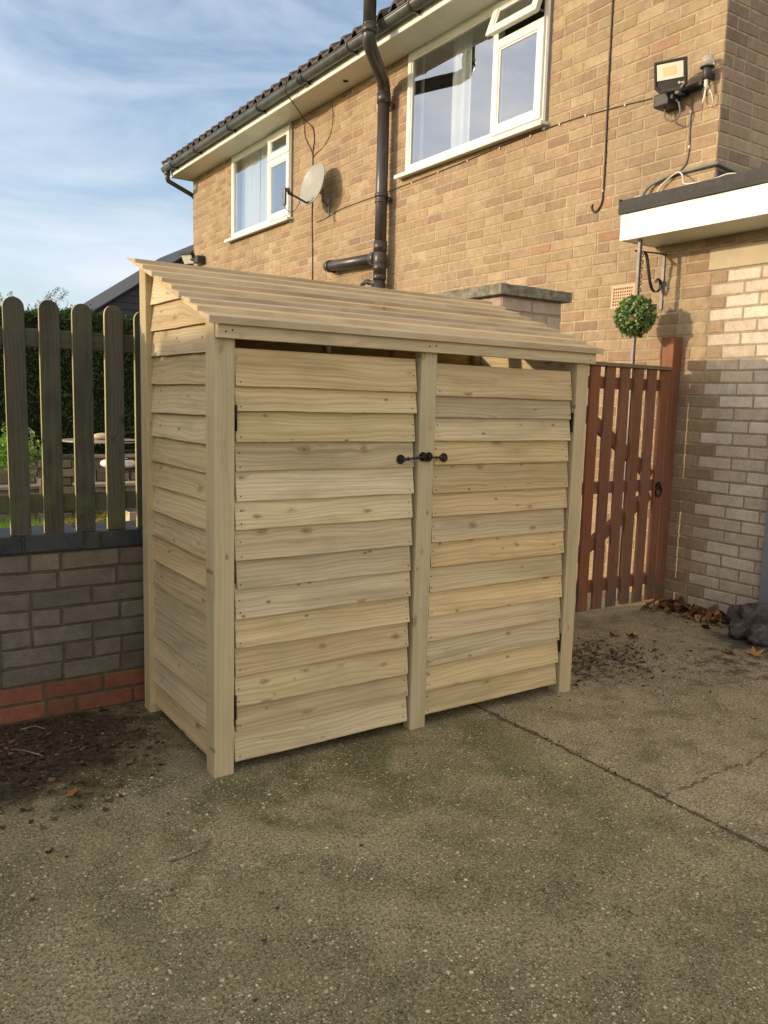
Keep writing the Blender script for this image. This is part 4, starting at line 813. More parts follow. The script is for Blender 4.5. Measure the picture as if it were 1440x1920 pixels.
mb = MB(); mb.tube([(3.318 + 0.026 * math.cos(t * math.pi / 8), gy - 0.012, 0.745 + 0.032 * math.sin(t * math.pi / 8)) for t in range(17)], 0.0055, 8); mb.cyl((3.318, gy, 0.78), (0, -1, 0), 0.024, 0.008, 16); mb.cyl((3.318, gy, 0.78), (0, -1, 0), 0.010, 0.02, 12); mb.build('ring_latch', 'iron', gate)
gp = MB(); gp.box((3.437, 0.915, 0.0), (3.5225, 1.012, 1.717), 2); o = gp.build('gate_post', 'gate', None, 0.004, 2); tag(o, 'stout red brown gate post fixed against the house wall', 'post')
gp = MB(); gp.box((3.385, 0.89, 0.0), (3.4365, 0.975, 1.50), 2); o = gp.build('gate_stop', 'gate', None, 0.003); tag(o, 'red brown upright strip between the gate and its post', 'post')

# ================================================================== GARDEN WALL, PIER
gw = thing('garden_wall', 'low grimy grey brick wall with red base courses and blue coping', 'wall')
WX0 = -4.5; WX1 = 1.875; yw = 0.812; c_ = 0.0725
mb = MB(); bricks(mb, (WX0, yw, 0), (1, 0, 0), (0, -1, 0), WX1 - WX0, 2, 0.0, pal_red, course=c_, bh=0.063, j=0.0095, start=0.118, pheader=0.25); bricks(mb, (WX0, 1.03, 0), (1, 0, 0), (0, 1, 0), WX1 - WX0, 9, 0.0, pal_grey, course=c_, bh=0.062); mb.build('plinth', ['rbrick', 'gmort'], gw)
mb = MB(); bricks(mb, (WX0, yw, 0), (1, 0, 0), (0, -1, 0), WX1 - WX0, 7, 2 * c_, pal_grey, course=c_, bh=0.063, j=0.0095, start=0.06, pheader=0.28, wob=0.003, proud=0.005)
mb.cm = 1; mb.box((WX0, yw + 0.001, 0.0), (WX1, 1.029, 9 * c_ - 0.001)); mb.build('brickwork', ['gbrick', 'gmort'], gw)
mb = MB(); x = WX0
lens = [0.215, 0.105]
gx_ = [-0.425, -0.20, -0.135]
x = WX0
edges = []
# joints placed where the photograph shows them near the shed
e = -0.425
while e > WX0: edges.append(e); e -= random.choice((0.222, 0.222, 0.222, 0.07))
edges = edges[::-1] + [-0.203, -0.145, 0.075, 0.30, 0.525, 0.75, 0.97, 1.2, 1.42, 1.64, 1.87]
for a, b in zip(edges[:-1], edges[1:]):
    k_ = random.uniform(0.85, 1.2); mb.cc = (0.040 * k_, 0.042 * k_, 0.050 * k_); mb.cm = 0; dz = random.uniform(-0.002, 0.002)
    mb.box((a + 0.005, yw - 0.010, 9 * c_ + 0.006 + dz), (b - 0.005, yw + 0.235, 0.724 + dz))
mb.cm = 1; mb.box((WX0, yw + 0.002, 9 * c_), (WX1, yw + 0.225, 0.716)); mb.build('coping', ['blue', 'gmort'], gw, 0.004, 2)
pier = thing('brick_pier', 'square brick gate pier with mossy concrete cap behind the log store', 'pier')
mb = MB(); px0, px1, py0, py1 = 1.878, 2.305, 0.80, 1.23
for (O, U, N, w_) in (((px0, py0, 0), (1, 0, 0), (0, -1, 0), px1 - px0), ((px0, py1, 0), (0, -1, 0), (-1, 0, 0), py1 - py0), ((px1, py0, 0), (0, 1, 0), (1, 0, 0), py1 - py0), ((px1, py1, 0), (-1, 0, 0), (0, 1, 0), px1 - px0)):
    bricks(mb, O, U, N, w_, 24, 0.012, pal_pier, bh=0.064, j=0.011, start=0.1125, half=0.1125, pheader=0.0, wob=0.002)
mb.build('shaft', ['fbrick', 'pmort'], pier)
mb = MB(); x0, x1, y0, y1 = px0 - 0.042, px1 + 0.042, py0 - 0.042, py1 + 0.045; nn = 16; top = []
for i in range(nn + 1):
    top.append([])
    for j in range(nn + 1):
        e_ = 0.004 * random.uniform(-1, 1); sx_ = x0 + (x1 - x0) * i / nn; sy_ = y0 + (y1 - y0) * j / nn
        top[-1].append(mb.vert((sx_ + (e_ * 0.5 if i in (0, nn) else 0), sy_ + (e_ * 0.5 if j in (0, nn) else 0), 1.867 + e_ * 0.8)))
bot = [mb.vert(p) for p in ((x0 + .002, y0 + .002, 1.813), (x1 - .002, y0 + .002, 1.813), (x1 - .002, y1 - .002, 1.813), (x0 + .002, y1 - .002, 1.813))]
for i in range(nn):
    for j in range(nn): mb.face((top[i][j], top[i + 1][j], top[i + 1][j + 1], top[i][j + 1]))
mb.face([top[i][0] for i in range(nn + 1)] + [bot[1], bot[0]]); mb.face([top[i][nn] for i in range(nn + 1)] + [bot[2], bot[3]]); mb.face([top[0][j] for j in range(nn + 1)] + [bot[3], bot[0]]); mb.face([top[nn][j] for j in range(nn + 1)] + [bot[2], bot[1]]); mb.face(bot)
mb.build('capstone', 'cap', pier, 0.004, 2)

# ================================================================== PICKET FENCE
pf = thing('picket_fence', 'weathered round topped picket fence standing on the garden wall', 'fence')
def picket(x, h, par):
    mb = MB(); mb.new_board(); w_ = 0.036 + random.uniform(-0.001, 0.001); y0_, y1_ = 0.832, 0.853; zb_ = 0.7245; zt_ = h - w_ ; k_ = [(-w_, zb_)] + [(-w_, zb_ + (zt_ - zb_) * t / 5) for t in range(1, 5)] + [(-w_ * math.cos(math.pi * t / 14), zt_ + w_ * math.sin(math.pi * t / 14)) for t in range(15)] + [(w_, zb_ + (zt_ - zb_) * t / 5) for t in range(4, 0, -1)] + [(w_, zb_)]
    lean = random.uniform(-0.003, 0.003)
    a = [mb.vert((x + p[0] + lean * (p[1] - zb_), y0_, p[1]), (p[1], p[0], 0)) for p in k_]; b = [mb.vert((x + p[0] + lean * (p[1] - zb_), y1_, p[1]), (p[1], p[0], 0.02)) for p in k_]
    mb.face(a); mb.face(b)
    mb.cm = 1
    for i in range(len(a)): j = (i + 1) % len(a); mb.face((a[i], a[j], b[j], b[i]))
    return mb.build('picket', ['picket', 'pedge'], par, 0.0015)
x = -0.426; hs = {0: 1.597, 1: 1.596, 2: 1.593, 3: 1.597, 4: 1.585}
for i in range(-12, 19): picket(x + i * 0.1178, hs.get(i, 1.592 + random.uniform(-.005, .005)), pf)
for z0_, z1_ in ((1.422, 1.490), (0.803, 0.874)):
    mb = MB(); mb.box((-2.2, 0.8535, z0_), (1.874, 0.888, z1_), 0); mb.build('rail', 'picket', pf, 0.003)

# ================================================================== LOG STORE
st = thing('log_store', 'new pale timber log store with two overlap boarded doors', 'log store')
SW, SD = 1.676, 0.737
RS = 0.354; RZ = lambda y: 1.482 + RS * (y + 0.02)   # underside of roof
def posty(x0, x1, y0, y1, zf):
    mb = MB(); mb.new_board(); ids = []
    for xx in (x0, x1):
        for yy in (y0, y1):
            for zz in (0.0, zf(yy)): ids.append(mb.vert((xx, yy, zz), (zz, xx - x0, yy - y0)))
    mb.hexf(ids); return mb.build('post', 'post', st, 0.002)
flat = lambda y: 1.478
posty(0.0, 0.070, 0.0, 0.070, lambda y: RZ(y) - 0.002); posty(0.798, 0.869, 0.0, 0.048, flat); posty(1.606, SW, 0.0, 0.070, lambda y: RZ(y) - 0.002)
posty(0.0, 0.045, SD - 0.070, SD, lambda y: RZ(y) - 0.002); posty(0.80, 0.86, SD - 0.07, SD, lambda y: RZ(y) - 0.002); posty(SW - 0.045, SW, SD - 0.07, SD, lambda y: RZ(y) - 0.002)
mb = MB(); mb.box((0.004, -0.0225, 1.437), (1.692, -0.0005, 1.4805), 0); hd = mb.build('header_beam', 'slat', st, 0.0015)
def nails(mb, pts, d=(0, -1, 0), r_=0.0026):
    for p in pts: mb.cyl(p, d, r_, 0.0012, 7)
mb = MB(); nails(mb, [(0.030, -0.0223, 1.457), (0.052, -0.0223, 1.462), (0.815, -0.0223, 1.458), (0.845, -0.0223, 1.461), (1.655, -0.0223, 1.452)], r_=0.0032); o = mb.build('nail_heads', 'iron', hd); o['kind'] = 'stuff'
# doors
def door(x0, x1, edges, ztop, name_label, hinge_x, hinge_side):
    mb = MB(); n = len(edges); nl = []
    for i, z in enumerate(edges):   # from top to bottom
        zt = (ztop if i == 0 else edges[i - 1] + 0.018); zt = max(zt, z + 0.03)
        tlt = random.uniform(-0.0015, 0.0015); yb_ = 0.006 + random.uniform(-0.0015, 0.001); yt_ = 0.0225
        cs = [((0, yb_, z), 0.0), ((0, yb_ + 0.013, z), 0.0), ((0, yt_ + 0.006, zt), zt - z), ((0, yt_, zt), zt - z)]
        ra = random.uniform(-0.005, 0.004); rb = random.uniform(-0.006, 0.004)
        mb.board((x0 + ra, 0, tlt), (x1 + rb, 0, -tlt), cs, 22, 0.0012)
        k_ = lambda zz: yb_ + (yt_ - yb_) * (zz - z) / (zt - z)
        for xx in (x0 + 0.014 + random.uniform(-.004, .004), x1 - 0.014 + random.uniform(-.004, .004)):
            zz = z + 0.016 + random.uniform(-.004, .004); nl.append((xx, k_(zz) + 0.0002, zz))
            if random.random() < 0.45: zz = z + 0.06; nl.append((xx, k_(zz) + 0.0002, zz))
    d = mb.build('door', 'shed', st, 0.0008)
    d['label'] = name_label
    b = MB(); 
    for xx in (x0 + 0.012, x1 - 0.050): b.box((xx, 0.0325, edges[-1] + 0.01), (xx + 0.038, 0.058, ztop - 0.012), 2)
    b.box((x0 + 0.052, 0.0325, ztop - 0.06), (x1 - 0.052, 0.055, ztop - 0.015), 0)
    b.build('ledge', 'shed', d)
    nm = MB(); nails(nm, nl); o = nm.build('nail_heads', 'iron', d); o['kind'] = 'stuff'
    for z in (1.15, 0.19):
        h = MB(); hw = 0.6 if hinge_side == 0 else 0.25
        h.box((hinge_x - 0.004 * hw, -0.002 if hinge_side == 0 else 0.004, z), (hinge_x + 0.005 * hw, 0.03, z + 0.082), 2); h.cyl((hinge_x, -0.003 if hinge_side == 0 else 0.006, z), (0, 0, 1), 0.0045 * hw, 0.082, 10); h.build('hinge', 'iron', d)
    return d
LE = [1.293, 1.215, 1.115, 1.020, 0.922, 0.830, 0.727, 0.630, 0.532, 0.432, 0.336, 0.229, 0.140, 0.038]
RE = [1.283, 1.204, 1.115, 1.026, 0.917, 0.828, 0.729, 0.633, 0.535, 0.438, 0.343, 0.243, 0.144, 0.047]
dl = door(0.0800, 0.7855, LE, 1.412, 'left door', 0.0745, 0); dr_ = door(0.8745, 1.596, RE, 1.402, 'right door', 1.601, 1)
# side panels
def side(xo, sgn):
    mb = MB(); edges = [1.59, 1.492, 1.40, 1.297, 1.195, 1.103, 1.008, 0.915, 0.817, 0.720, 0.623, 0.525, 0.428, 0.327, 0.230, 0.128, 0.037]; nl = []
    for i, z in enumerate(edges):
        zt = 1.80 if i == 0 else edges[i - 1] + 0.018
        xb = xo + sgn * 0.006 + random.uniform(-.001, .001); xt = xo + sgn * 0.023
        cs = [((xb, 0, z), 0.0), ((xb + sgn * 0.011, 0, z), 0.0), ((xt + sgn * 0.006, 0, zt), zt - z), ((xt, 0, zt), zt - z)]
        y0_ = 0.0705; y1_ = SD - 0.0705
        if z > RZ(y0_) - 0.012: y0_ = (z - 1.482) / RS - 0.02 + 0.03
        def clip(q):
            m = RZ(q.y) - 0.006
            if q.z > m: q = q.copy(); q.z = m
            return q
        tl = random.uniform(-0.002, 0.002)
        mb.board((0, y0_, tl), (0, y1_, -tl), cs, 16, 0.0012, clip)
    p = mb.build('side_panel', 'shed', st, 0.0008); return p
sp1 = side(0.010, 1); side(SW - 0.010, -1)
mb = MB()
for (y0_, y1_) in ((0.071, SD - 0.071),):
    mb.new_board(); ids = []
    for xx in (0.046, 0.075):
        for yy in (y0_, y1_):
            for dz in (-0.048, -0.004): ids.append(mb.vert((xx, yy, RZ(yy) + dz), (yy, dz, xx)))
    mb.hexf(ids); mb.build('rafter', 'shed', st); mb = MB()
    mb.new_board(); ids = []
    for xx in (SW - 0.075, SW - 0.046):
        for yy in (y0_, y1_):
            for dz in (-0.048, -0.004): ids.append(mb.vert((xx, yy, RZ(yy) + dz), (yy, dz, xx)))
    mb.hexf(ids)
mb.build('rafter', 'shed', st)
mb = MB()
for i in range(14):
    z = 0.04 + i * 0.112; mb.box((0.046, SD - 0.012 - 0.004 * (i % 2), z), (SW - 0.046, SD - 0.001 * (i % 2), z + (0.116 if i < 13 else 0.040)), 0)
mb.build('back_panel', 'shed', st)
mb = MB(); 
for i in range(8): mb.box((0.04, 0.05 + i * 0.085, 0.045), (SW - 0.04, 0.115 + i * 0.085, 0.062), 0)
mb.build('floor', 'shed', st)
# roof boards: feather-edged, thick edge to the front
mb = MB(); nS = 9
fy = [-0.040, 0.050, 0.133, 0.214, 0.303, 0.395, 0.482, 0.578, 0.672]
for i, y in enumerate(fy):
    zf = RZ(y) + (0.0065 if i else 0.0); th = 0.0195 if i else 0.023; y2 = (fy[i + 1] + 0.045) if i < 8 else 0.775
    zt2 = RZ(y2) + (0.006)
    cs = [((0, y, zf), 0.0), ((0, y2, RZ(y2) + 0.001), y2 - y), ((0, y2, zt2), y2 - y), ((0, y, zf + th), 0.0)]
    x0 = -0.032 + random.uniform(-0.006, 0.006); x1 = 1.712 + random.uniform(-0.006, 0.006)
    # nudge each board up so that it lies on the one before
    mb.board((x0, 0, 0.0025), (x1, 0, 0.0025), [cs[0], cs[3], cs[2], cs[1]], 24, 0.0)
mb.build('roof', 'slat', st, 0.0012)
# cast-iron hooks joining doors to the middle post
def rose(mb, x, z, y, rr=0.0175):
    mb.cyl((x, y, z), (0, -1, 0), rr, 0.004, 22)
    for k in range(10): a = k * math.pi / 5; mb.ball((x + rr * 0.82 * math.cos(a), y - 0.004, z + rr * 0.82 * math.sin(a)), 0.0034, 5)
    mb.cyl((x, y - 0.004, z), (0, -1, 0), rr * 0.45, 0.005, 14)
def cabin_hook(name_lbl, xa, za, xb, zb, ya, yb, parent):
    mb = MB(); rose(mb, xa, za, ya); s = 1 if xb > xa else -1
    mb.tube([(xa, ya - 0.006, za), (xa + s * 0.004, ya - 0.014, za), (xa + s * 0.012, ya - 0.018, za), (xa + s * 0.02, ya - 0.018, za + 0.001)], 0.0038, 8)
    L_ = abs(xb - xa); pts = []; rad = []
    prof = [(0.18, .004), (0.25, .0075), (0.32, .004), (0.40, .0032), (0.46, .0062), (0.50, .0035), (0.6, .0035), (0.66, .006), (0.72, .0035), (0.9, .0035), (1.02, .0035)]
    for t, rr in prof: pts.append((xa + (xb - xa) * t, ya + (yb - ya) * t - 0.017, za + (zb - za) * t)); rad.append(rr)
    mb.tube(pts, rad, 10); mb.tube([pts[-1], (pts[-1][0] + s * 0.006, pts[-1][1] + 0.004, zb - 0.006), (pts[-1][0] + s * 0.006, pts[-1][1] + 0.006, zb - 0.018)], 0.0034, 8)
    rose(mb, xb, zb, yb, 0.0175); mb.tube([(xb + 0.009 * math.cos(t * math.pi / 6), yb - 0.010 - 0.009 * abs(math.sin(t * math.pi / 12)), zb + 0.009 * math.sin(t * math.pi / 6)) for t in range(13)], 0.003, 7)
    o = mb.build('hook_latch', 'iron', st); return o
cabin_hook('', 0.722, 1.049, 0.815, 1.058, 0.0095, 0.0, st)
cabin_hook('', 0.921, 1.052, 0.842, 1.057, 0.0105, 0.0, st)

# ================================================================== GARDEN BEHIND
hedge = thing('hedge', 'tall clipped dark green conifer hedge at the end of the garden', 'hedge')
hx0, hx1, hy0, hy1, hz1 = -2.5, 3.4, 9.25, 10.1, 2.33
n = 42000; t = rng.random(n); px_ = rng.uniform(hx0, hx1, n); pos = np.zeros((n, 3))
und = lambda x, z: 0.05 * np.sin(x * 3.1 + 1.1 * np.sin(z * 2.2)) + 0.04 * np.sin(x * 7.7 + z * 5.0) + 0.03 * np.sin(z * 9.1 - x * 4.0)
fr_ = t < 0.72
zf_ = rng.uniform(0.35, hz1, n); yf = hy0 + np.abs(rng.normal(0, 0.05, n)) + und(px_, zf_)
yt_ = rng.uniform(hy0, hy1, n); zt_ = hz1 + rng.normal(0, 0.035, n) + 0.04 * np.sin(px_ * 4.2) + 0.02 * np.sin(px_ * 11)
pos[:, 0] = px_; pos[:, 1] = np.where(fr_, yf, yt_); pos[:, 2] = np.where(fr_, zf_, zt_)
leaf_cloud('foliage', 'hedge', hedge, pos, rng.uniform(0.016, 0.036, n), up=(0, -0.5, 0.5), aspect=2.6)
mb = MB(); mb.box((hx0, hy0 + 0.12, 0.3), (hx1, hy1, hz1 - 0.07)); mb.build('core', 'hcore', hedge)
for i in range(10): xx = hx0 + 0.3 + i * 0.6; mb = MB(); mb.tube([(xx, 9.6, 0.0), (xx + 0.02, 9.62, 0.5)], 0.04, 7); mb.build('trunk', 'bark', hedge)
rw = thing('retaining_wall', 'low stone retaining wall in front of the hedge', 'wall')
mb = MB(); pal_st = pal_of([(0.5, (0.20, 0.165, 0.13)), (0.5, (0.27, 0.22, 0.17))], 0.15); bricks(mb, (-2.5, 8.85, 0), (1, 0, 0), (0, -1, 0), 5.6, 4, 0.0, pal_st, bl=0.30, bh=0.09, j=0.012, course=0.104, proud=0.012, wob=0.006, mslot=0)
mb.cc = (0.10, 0.08, 0.06); mb.box((-2.5, 8.852, 0.0), (3.1, 9.05, 0.415)); mb.build('stonework', 'pbrick', rw)
mb = MB(); 
for i in range(12): mb.box((-2.5 + i * 0.47, 8.81, 0.417), (-2.5 + i * 0.47 + 0.462, 9.1, 0.452)); 
mb.build('coping', 'paving', rw, 0.004)
mb = MB(); mb.box((-2.5, 9.05, 0.0), (3.4, 9.5, 0.40)); o = mb.build('planting_bed', 'soil'); o['kind'] = 'structure'
lw = thing('patio_edge_wall', 'knee high brick wall edging the patio beyond the lawn', 'wall')
mb = MB(); bricks(mb, (-2.5, 6.28, 0), (1, 0, 0), (0, -1, 0), 4.8, 4, 0.0, pal_st, mslot=0, proud=0.008, wob=0.003); mb.cc = (0.12, 0.10, 0.07); mb.box((-2.5, 6.282, 0.0), (2.3, 6.45, 0.30)); mb.build('brickwork', 'pbrick', lw)
mb = MB()
for i in range(11): mb.box((-2.5 + i * 0.436, 6.25, 0.302), (-2.5 + i * 0.436 + 0.43, 6.48, 0.335))
mb.build('coping', 'paving', lw, 0.004)
pl = thing('stone_pillar', 'short mossy rubble stone pillar at the lawn edge', 'pillar')
mb = MB(); 
for rI in range(7):
    zz = rI * 0.088
    for k in range(2):
        kx = 0.66 + k * 0.15 + (0.03 if rI % 2 else -0.02); mb.cc = pal_st(); mb.box((kx, 6.0 + random.uniform(-.012, .012), zz + 0.004), (kx + 0.14, 6.2, zz + 0.083))
mb.cc = (0.08, 0.07, 0.05); mb.box((0.66, 6.03, 0), (0.95, 6.19, 0.60)); mb.build('stonework', 'sbrick', pl, 0.01, 2)
n = 500; c = np.stack([rng.uniform(0.62, 0.97, n), rng.uniform(5.98, 6.2, n), 0.62 + np.abs(rng.normal(0, 0.02, n))], 1); leaf_cloud('moss', 'conif', pl, c, rng.uniform(0.01, 0.02, n))
pb = thing('shrub', 'low leafy bush left of the stone pillar', 'shrub'); n = 1500; d = rng.normal(size=(n, 3)) * (0.14, 0.12, 0.09); leaf_cloud('foliage', 'grass', pb, d + (0.42, 6.3, 0.68), rng.uniform(0.015, 0.03, n), aspect=2); mb = MB(); mb.tube([(0.42, 6.3, 0.0), (0.42, 6.3, 0.62)], 0.02, 7); mb.build('trunk', 'bark', pb)

tbl = thing('patio_table', 'round pale topped patio table seen through the fence pickets', 'table')
mb = MB(); mb.tube([(1.62, 7.42, 0.715), (1.62, 7.42, 0.735)], 0.46, 40); mb.build('tabletop', 'table', tbl, 0.003); 
for a in range(4):
    mb = MB(); c, s_ = math.cos(a * math.pi / 2 + .6), math.sin(a * math.pi / 2 + .6); mb.tube([(1.62 + .18 * c, 7.42 + .18 * s_, 0.71), (1.62 + .34 * c, 7.42 + .34 * s_, 0.0)], 0.014, 8); mb.build('leg', 'chair', tbl)
def chair(x, y, rz, label, cushion):
    t = thing('patio_chair', label, 'chair', (x, y, 0), rz, 'dark metal chairs around the patio table')
    for sx_ in (-1, 1):
        m = MB(); m.tube([(0.20 * sx_, 0.22, 0.0), (0.19 * sx_, 0.18, 0.43)], 0.011, 8); m.build('leg', 'chair', t)
        m = MB(); m.tube([(0.20 * sx_, -0.26, 0.0), (0.19 * sx_, -0.18, 0.44), (0.19 * sx_, -0.26, 0.88)], 0.011, 8); m.build('leg', 'chair', t)
    m = MB(); m.box((-0.2, -0.2, 0.43), (0.2, 0.2, 0.45)); m.build('seat', 'chair', t, 0.004)
    m = MB()
    for z in (0.86, 0.76, 0.66, 0.56): m.tube([(-0.19, -0.19 - (z - 0.44) * 0.16, z), (0.19, -0.19 - (z - 0.44) * 0.16, z)], 0.008, 7)
    m.build('backrest', 'chair', t)
    if cushion:
        m = MB(); m.ball((0, 0, 0), 0.2, 14, (1.0, 1.0, 0.32), 0.02); o = m.build('cushion', 'cushion'); o.location = (x, y, 0.50); o.rotation_euler = (0.05, 0.0, rz); tag(o, cushion, 'cushion')
    return t
chair(1.02, 7.55, R_(-80), 'dark metal chair without cushion left of the table', None)
chair(1.63, 6.83, R_(5), 'dark metal chair with cream cushion in front of the table', 'plump cream cushion on the chair in front of the table')
chair(2.12, 7.15, R_(50), 'dark metal chair with flat pale cushion right of the table', 'pale cushion on the chair right of the table')
mb = MB(); mb.ball((1.62, 7.42, 0.775), 0.10, 10, (1.2, 1, 0.42), 0.04); o = mb.build('bread_basket', 'crate'); tag(o, 'low brown basket standing on the patio table', 'basket')
bx = thing('planter_box', 'sunlit pale timber planter box just behind the fence', 'planter')
mb = MB(); 
for i in range(3): mb.box((0.66, 3.1, 0.10 + i * 0.12), (1.35, 3.12, 0.10 + i * 0.12 + 0.115), 0)
for i in range(3): mb.box((0.66, 3.121, 0.10 + i * 0.12), (0.68, 3.6, 0.10 + i * 0.12 + 0.115), 1)
mb.box((0.64, 3.08, 0.0), (0.70, 3.0995, 0.47), 2); mb.box((1.31, 3.08, 0.0), (1.37, 3.0995, 0.47), 2); mb.build('box', 'crate', bx, 0.002)
mb = MB(); mb.box((0.681, 3.1205, 0.1), (1.34, 3.58, 0.43)); mb.build('soil', 'soil', bx)
# grass blades and leaf litter on the lawn
n = 26000; gx_ = rng.uniform(-0.9, 2.25, n); gyy = rng.uniform(3.4, 6.25, n); h = rng.uniform(0.03, 0.085, n); a = rng.uniform(0, 6.28, n); b = 0.004
v = np.zeros((n, 3, 3)); v[:, 0] = np.stack([gx_ - b * np.cos(a), gyy - b * np.sin(a), np.full(n, -0.005)], 1); v[:, 1] = np.stack([gx_ + b * np.cos(a), gyy + b * np.sin(a), np.full(n, -0.005)], 1); v[:, 2] = np.stack([gx_ + rng.normal(0, 0.02, n), gyy + rng.normal(0, 0.02, n), h], 1)
me = bpy.data.meshes.new('grass'); me.from_pydata(v.reshape(-1, 3).tolist(), [], np.arange(3 * n).reshape(-1, 3).tolist()); me.materials.append(M_['grass']); at = me.attributes.new('rnd', 'FLOAT', 'POINT'); at.data.foreach_set('value', np.repeat(rng.random(n), 3).astype(np.float32))
o = bpy.data.objects.new('grass', me); COL.objects.link(o); tag(o, 'short bright grass of the lawn behind the fence', 'grass', kind='stuff')

def litter(name, label, mat, fn, n, size, z=0.004, seed=1, curl=0.35, notch=0.72, lobes=(6, 7, 8)):
    """small curled, lobed dead leaves"""
    rg = random.Random(seed); vs, fs, rv = [], [], []
    for _ in range(n):
        x, y = fn(rg); s_ = rg.uniform(*size); a = rg.uniform(0, 6.28); lob = rg.choice(lobes); base = len(vs); rr = rg.random(); tx, ty = rg.uniform(-curl, curl), rg.uniform(-curl, curl); cup = rg.uniform(0.2, 1.1)
        pts = [(0, 0)] + [((s_ * (1.0 if k % 2 == 0 else notch) * rg.uniform(0.8, 1.15)) * math.cos(a + k * 2 * math.pi / lob), (s_ * (1.0 if k % 2 == 0 else notch)) * 0.75 * math.sin(a + k * 2 * math.pi / lob)) for k in range(lob)]
        zmin = 1e9; tmp = []
        for (px_, py_) in pts: zz = tx * px_ + ty * py_ + cup * (px_ ** 2 + py_ ** 2) / s_ * 0.55 + rg.uniform(-.06, .06) * s_; tmp.append((x + px_, y + py_, zz)); zmin = min(zmin, zz)
        for p in tmp: vs.append((p[0], p[1], p[2] - zmin + z)); rv.append(rr)
        for k in range(lob): fs.append((base, base + 1 + k, base + 1 + (k + 1) % lob))
    me = bpy.data.meshes.new(name); me.from_pydata(vs, [], fs); me.materials.append(M_[mat]); at = me.attributes.new('rnd', 'FLOAT', 'POINT'); at.data.foreach_set('value', np.array(rv, dtype=np.float32))
    o = bpy.data.objects.new(name, me); COL.objects.link(o); return tag(o, label, 'leaves', kind='stuff')
litter('leaf_litter', 'brown and orange fallen leaves scattered over the lawn', 'oleaf', lambda g: (g.uniform(0.65, 2.2), g.uniform(5.2, 6.2)), 380, (0.025, 0.05), 0.03, 3)
litter('leaf_litter', 'drift of crisp brown leaves heaped along the foot of the house wall', 'leaf', lambda g: (lambda t: (3.50 - abs(g.gauss(0, 0.13)), 0.86 - t * 0.62))(g.random()), 170, (0.02, 0.045), 0.004, 5, 0.8)
litter('leaf_litter', 'dark crumbled leaves in the patch right of the log store', 'dleaf', lambda g: (2.15 + g.gauss(0, 0.24), 0.28 + g.gauss(0, 0.17)), 150, (0.006, 0.018), 0.002, 8, 0.5)
litter('leaf_litter', 'wet dark leaf crumbs on the concrete below the garden wall', 'dleaf', lambda g: (-0.50 + g.gauss(0, 0.24), 0.45 + min(0.33, g.gauss(0, 0.24))), 420, (0.004, 0.016), 0.002, 11, 0.5)
litter('leaf_litter', 'tiny leaf bits sprinkled over the whole driveway', 'dleaf', lambda g: (g.uniform(-1.6, 3.3), g.uniform(-1.9, 0.1)), 150, (0.003, 0.009), 0.001, 13, 0.5)
def one_leaf(x, y, s_, label, seed, mat='oleaf'):
    o = litter('fallen_leaf', label, mat, lambda g: (x, y), 1, (s_, s_ * 1.05), 0.003, seed, 0.5, 0.5, (10, 12)); del o['kind']; o['category'] = 'leaf'; o['group'] = 'single leaves on the driveway'
one_leaf(2.83, -0.02, 0.055, 'dull pinkish leaf beside the bright orange leaf', 21, 'leaf'); one_leaf(2.93, -0.10, 0.065, 'bright orange curled leaf near the dark sack', 22); one_leaf(2.55, 0.50, 0.055, 'rust coloured leaf on the concrete before the gate', 23); one_leaf(2.60, 0.42, 0.05, 'pale brown leaf touching the rust coloured one', 24, 'leaf')
one_leaf(-0.425, 0.12, 0.028, 'small red brown leaf at the edge of the dirt by the wall', 25); one_leaf(-0.43, 0.03, 0.03, 'dark folded leaf on the mossy concrete, left', 26, 'leaf')
# loose stones on the driveway
rg = random.Random(4); mb = MB(); pal_peb = [(0.60, 0.54, 0.42), (0.52, 0.40, 0.22), (0.45, 0.24, 0.12), (0.66, 0.62, 0.55), (0.25, 0.22, 0.18), (0.55, 0.48, 0.34)]
def peb(mb, x, y, s_, c):
    mb.cc = c; k0 = len(mb.v); a = rg.uniform(0, 3.1); q = []
    for k in range(6): q.append(mb.vert((x + s_ * math.cos(a + k * 1.047) * rg.uniform(.7, 1.1), y + s_ * 0.75 * math.sin(a + k * 1.047) * rg.uniform(.7, 1.1), 0.0)))
    q2 = [mb.vert((mb.v[i][0] * 0.6 + x * 0.4, mb.v[i][1] * 0.6 + y * 0.4, s_ * 0.5)) for i in q]
    for k in range(6): mb.face((q[k], q[(k + 1) % 6], q2[(k + 1) % 6], q2[k]))
    mb.face(q2)
for _ in range(1500):
    x = rg.uniform(-1.7, 3.2); y = rg.uniform(-1.95, 0.75); 
    if x > 0 and x < 1.7 and y > 0.0: continue
    peb(mb, x, y, rg.choice((0.0016, 0.002, 0.0025, 0.0035)) * rg.uniform(0.8, 1.3), rg.choice(pal_peb))
for _ in range(420):
    x = rg.uniform(-1.6, 2.6); y = rg.uniform(-1.95, -0.2)
    if math.sin(x * 2.3 + 1.0) * math.cos(y * 2.9) + rg.uniform(-0.6, 0.6) < 0.0: continue
    peb(mb, x, y, rg.uniform(0.0028, 0.0055), rg.choice(pal_peb))
tag(mb.build('gravel', 'pbrick'), 'fine loose stones showing in the driveway surface', 'gravel', kind='stuff')
mb = MB()
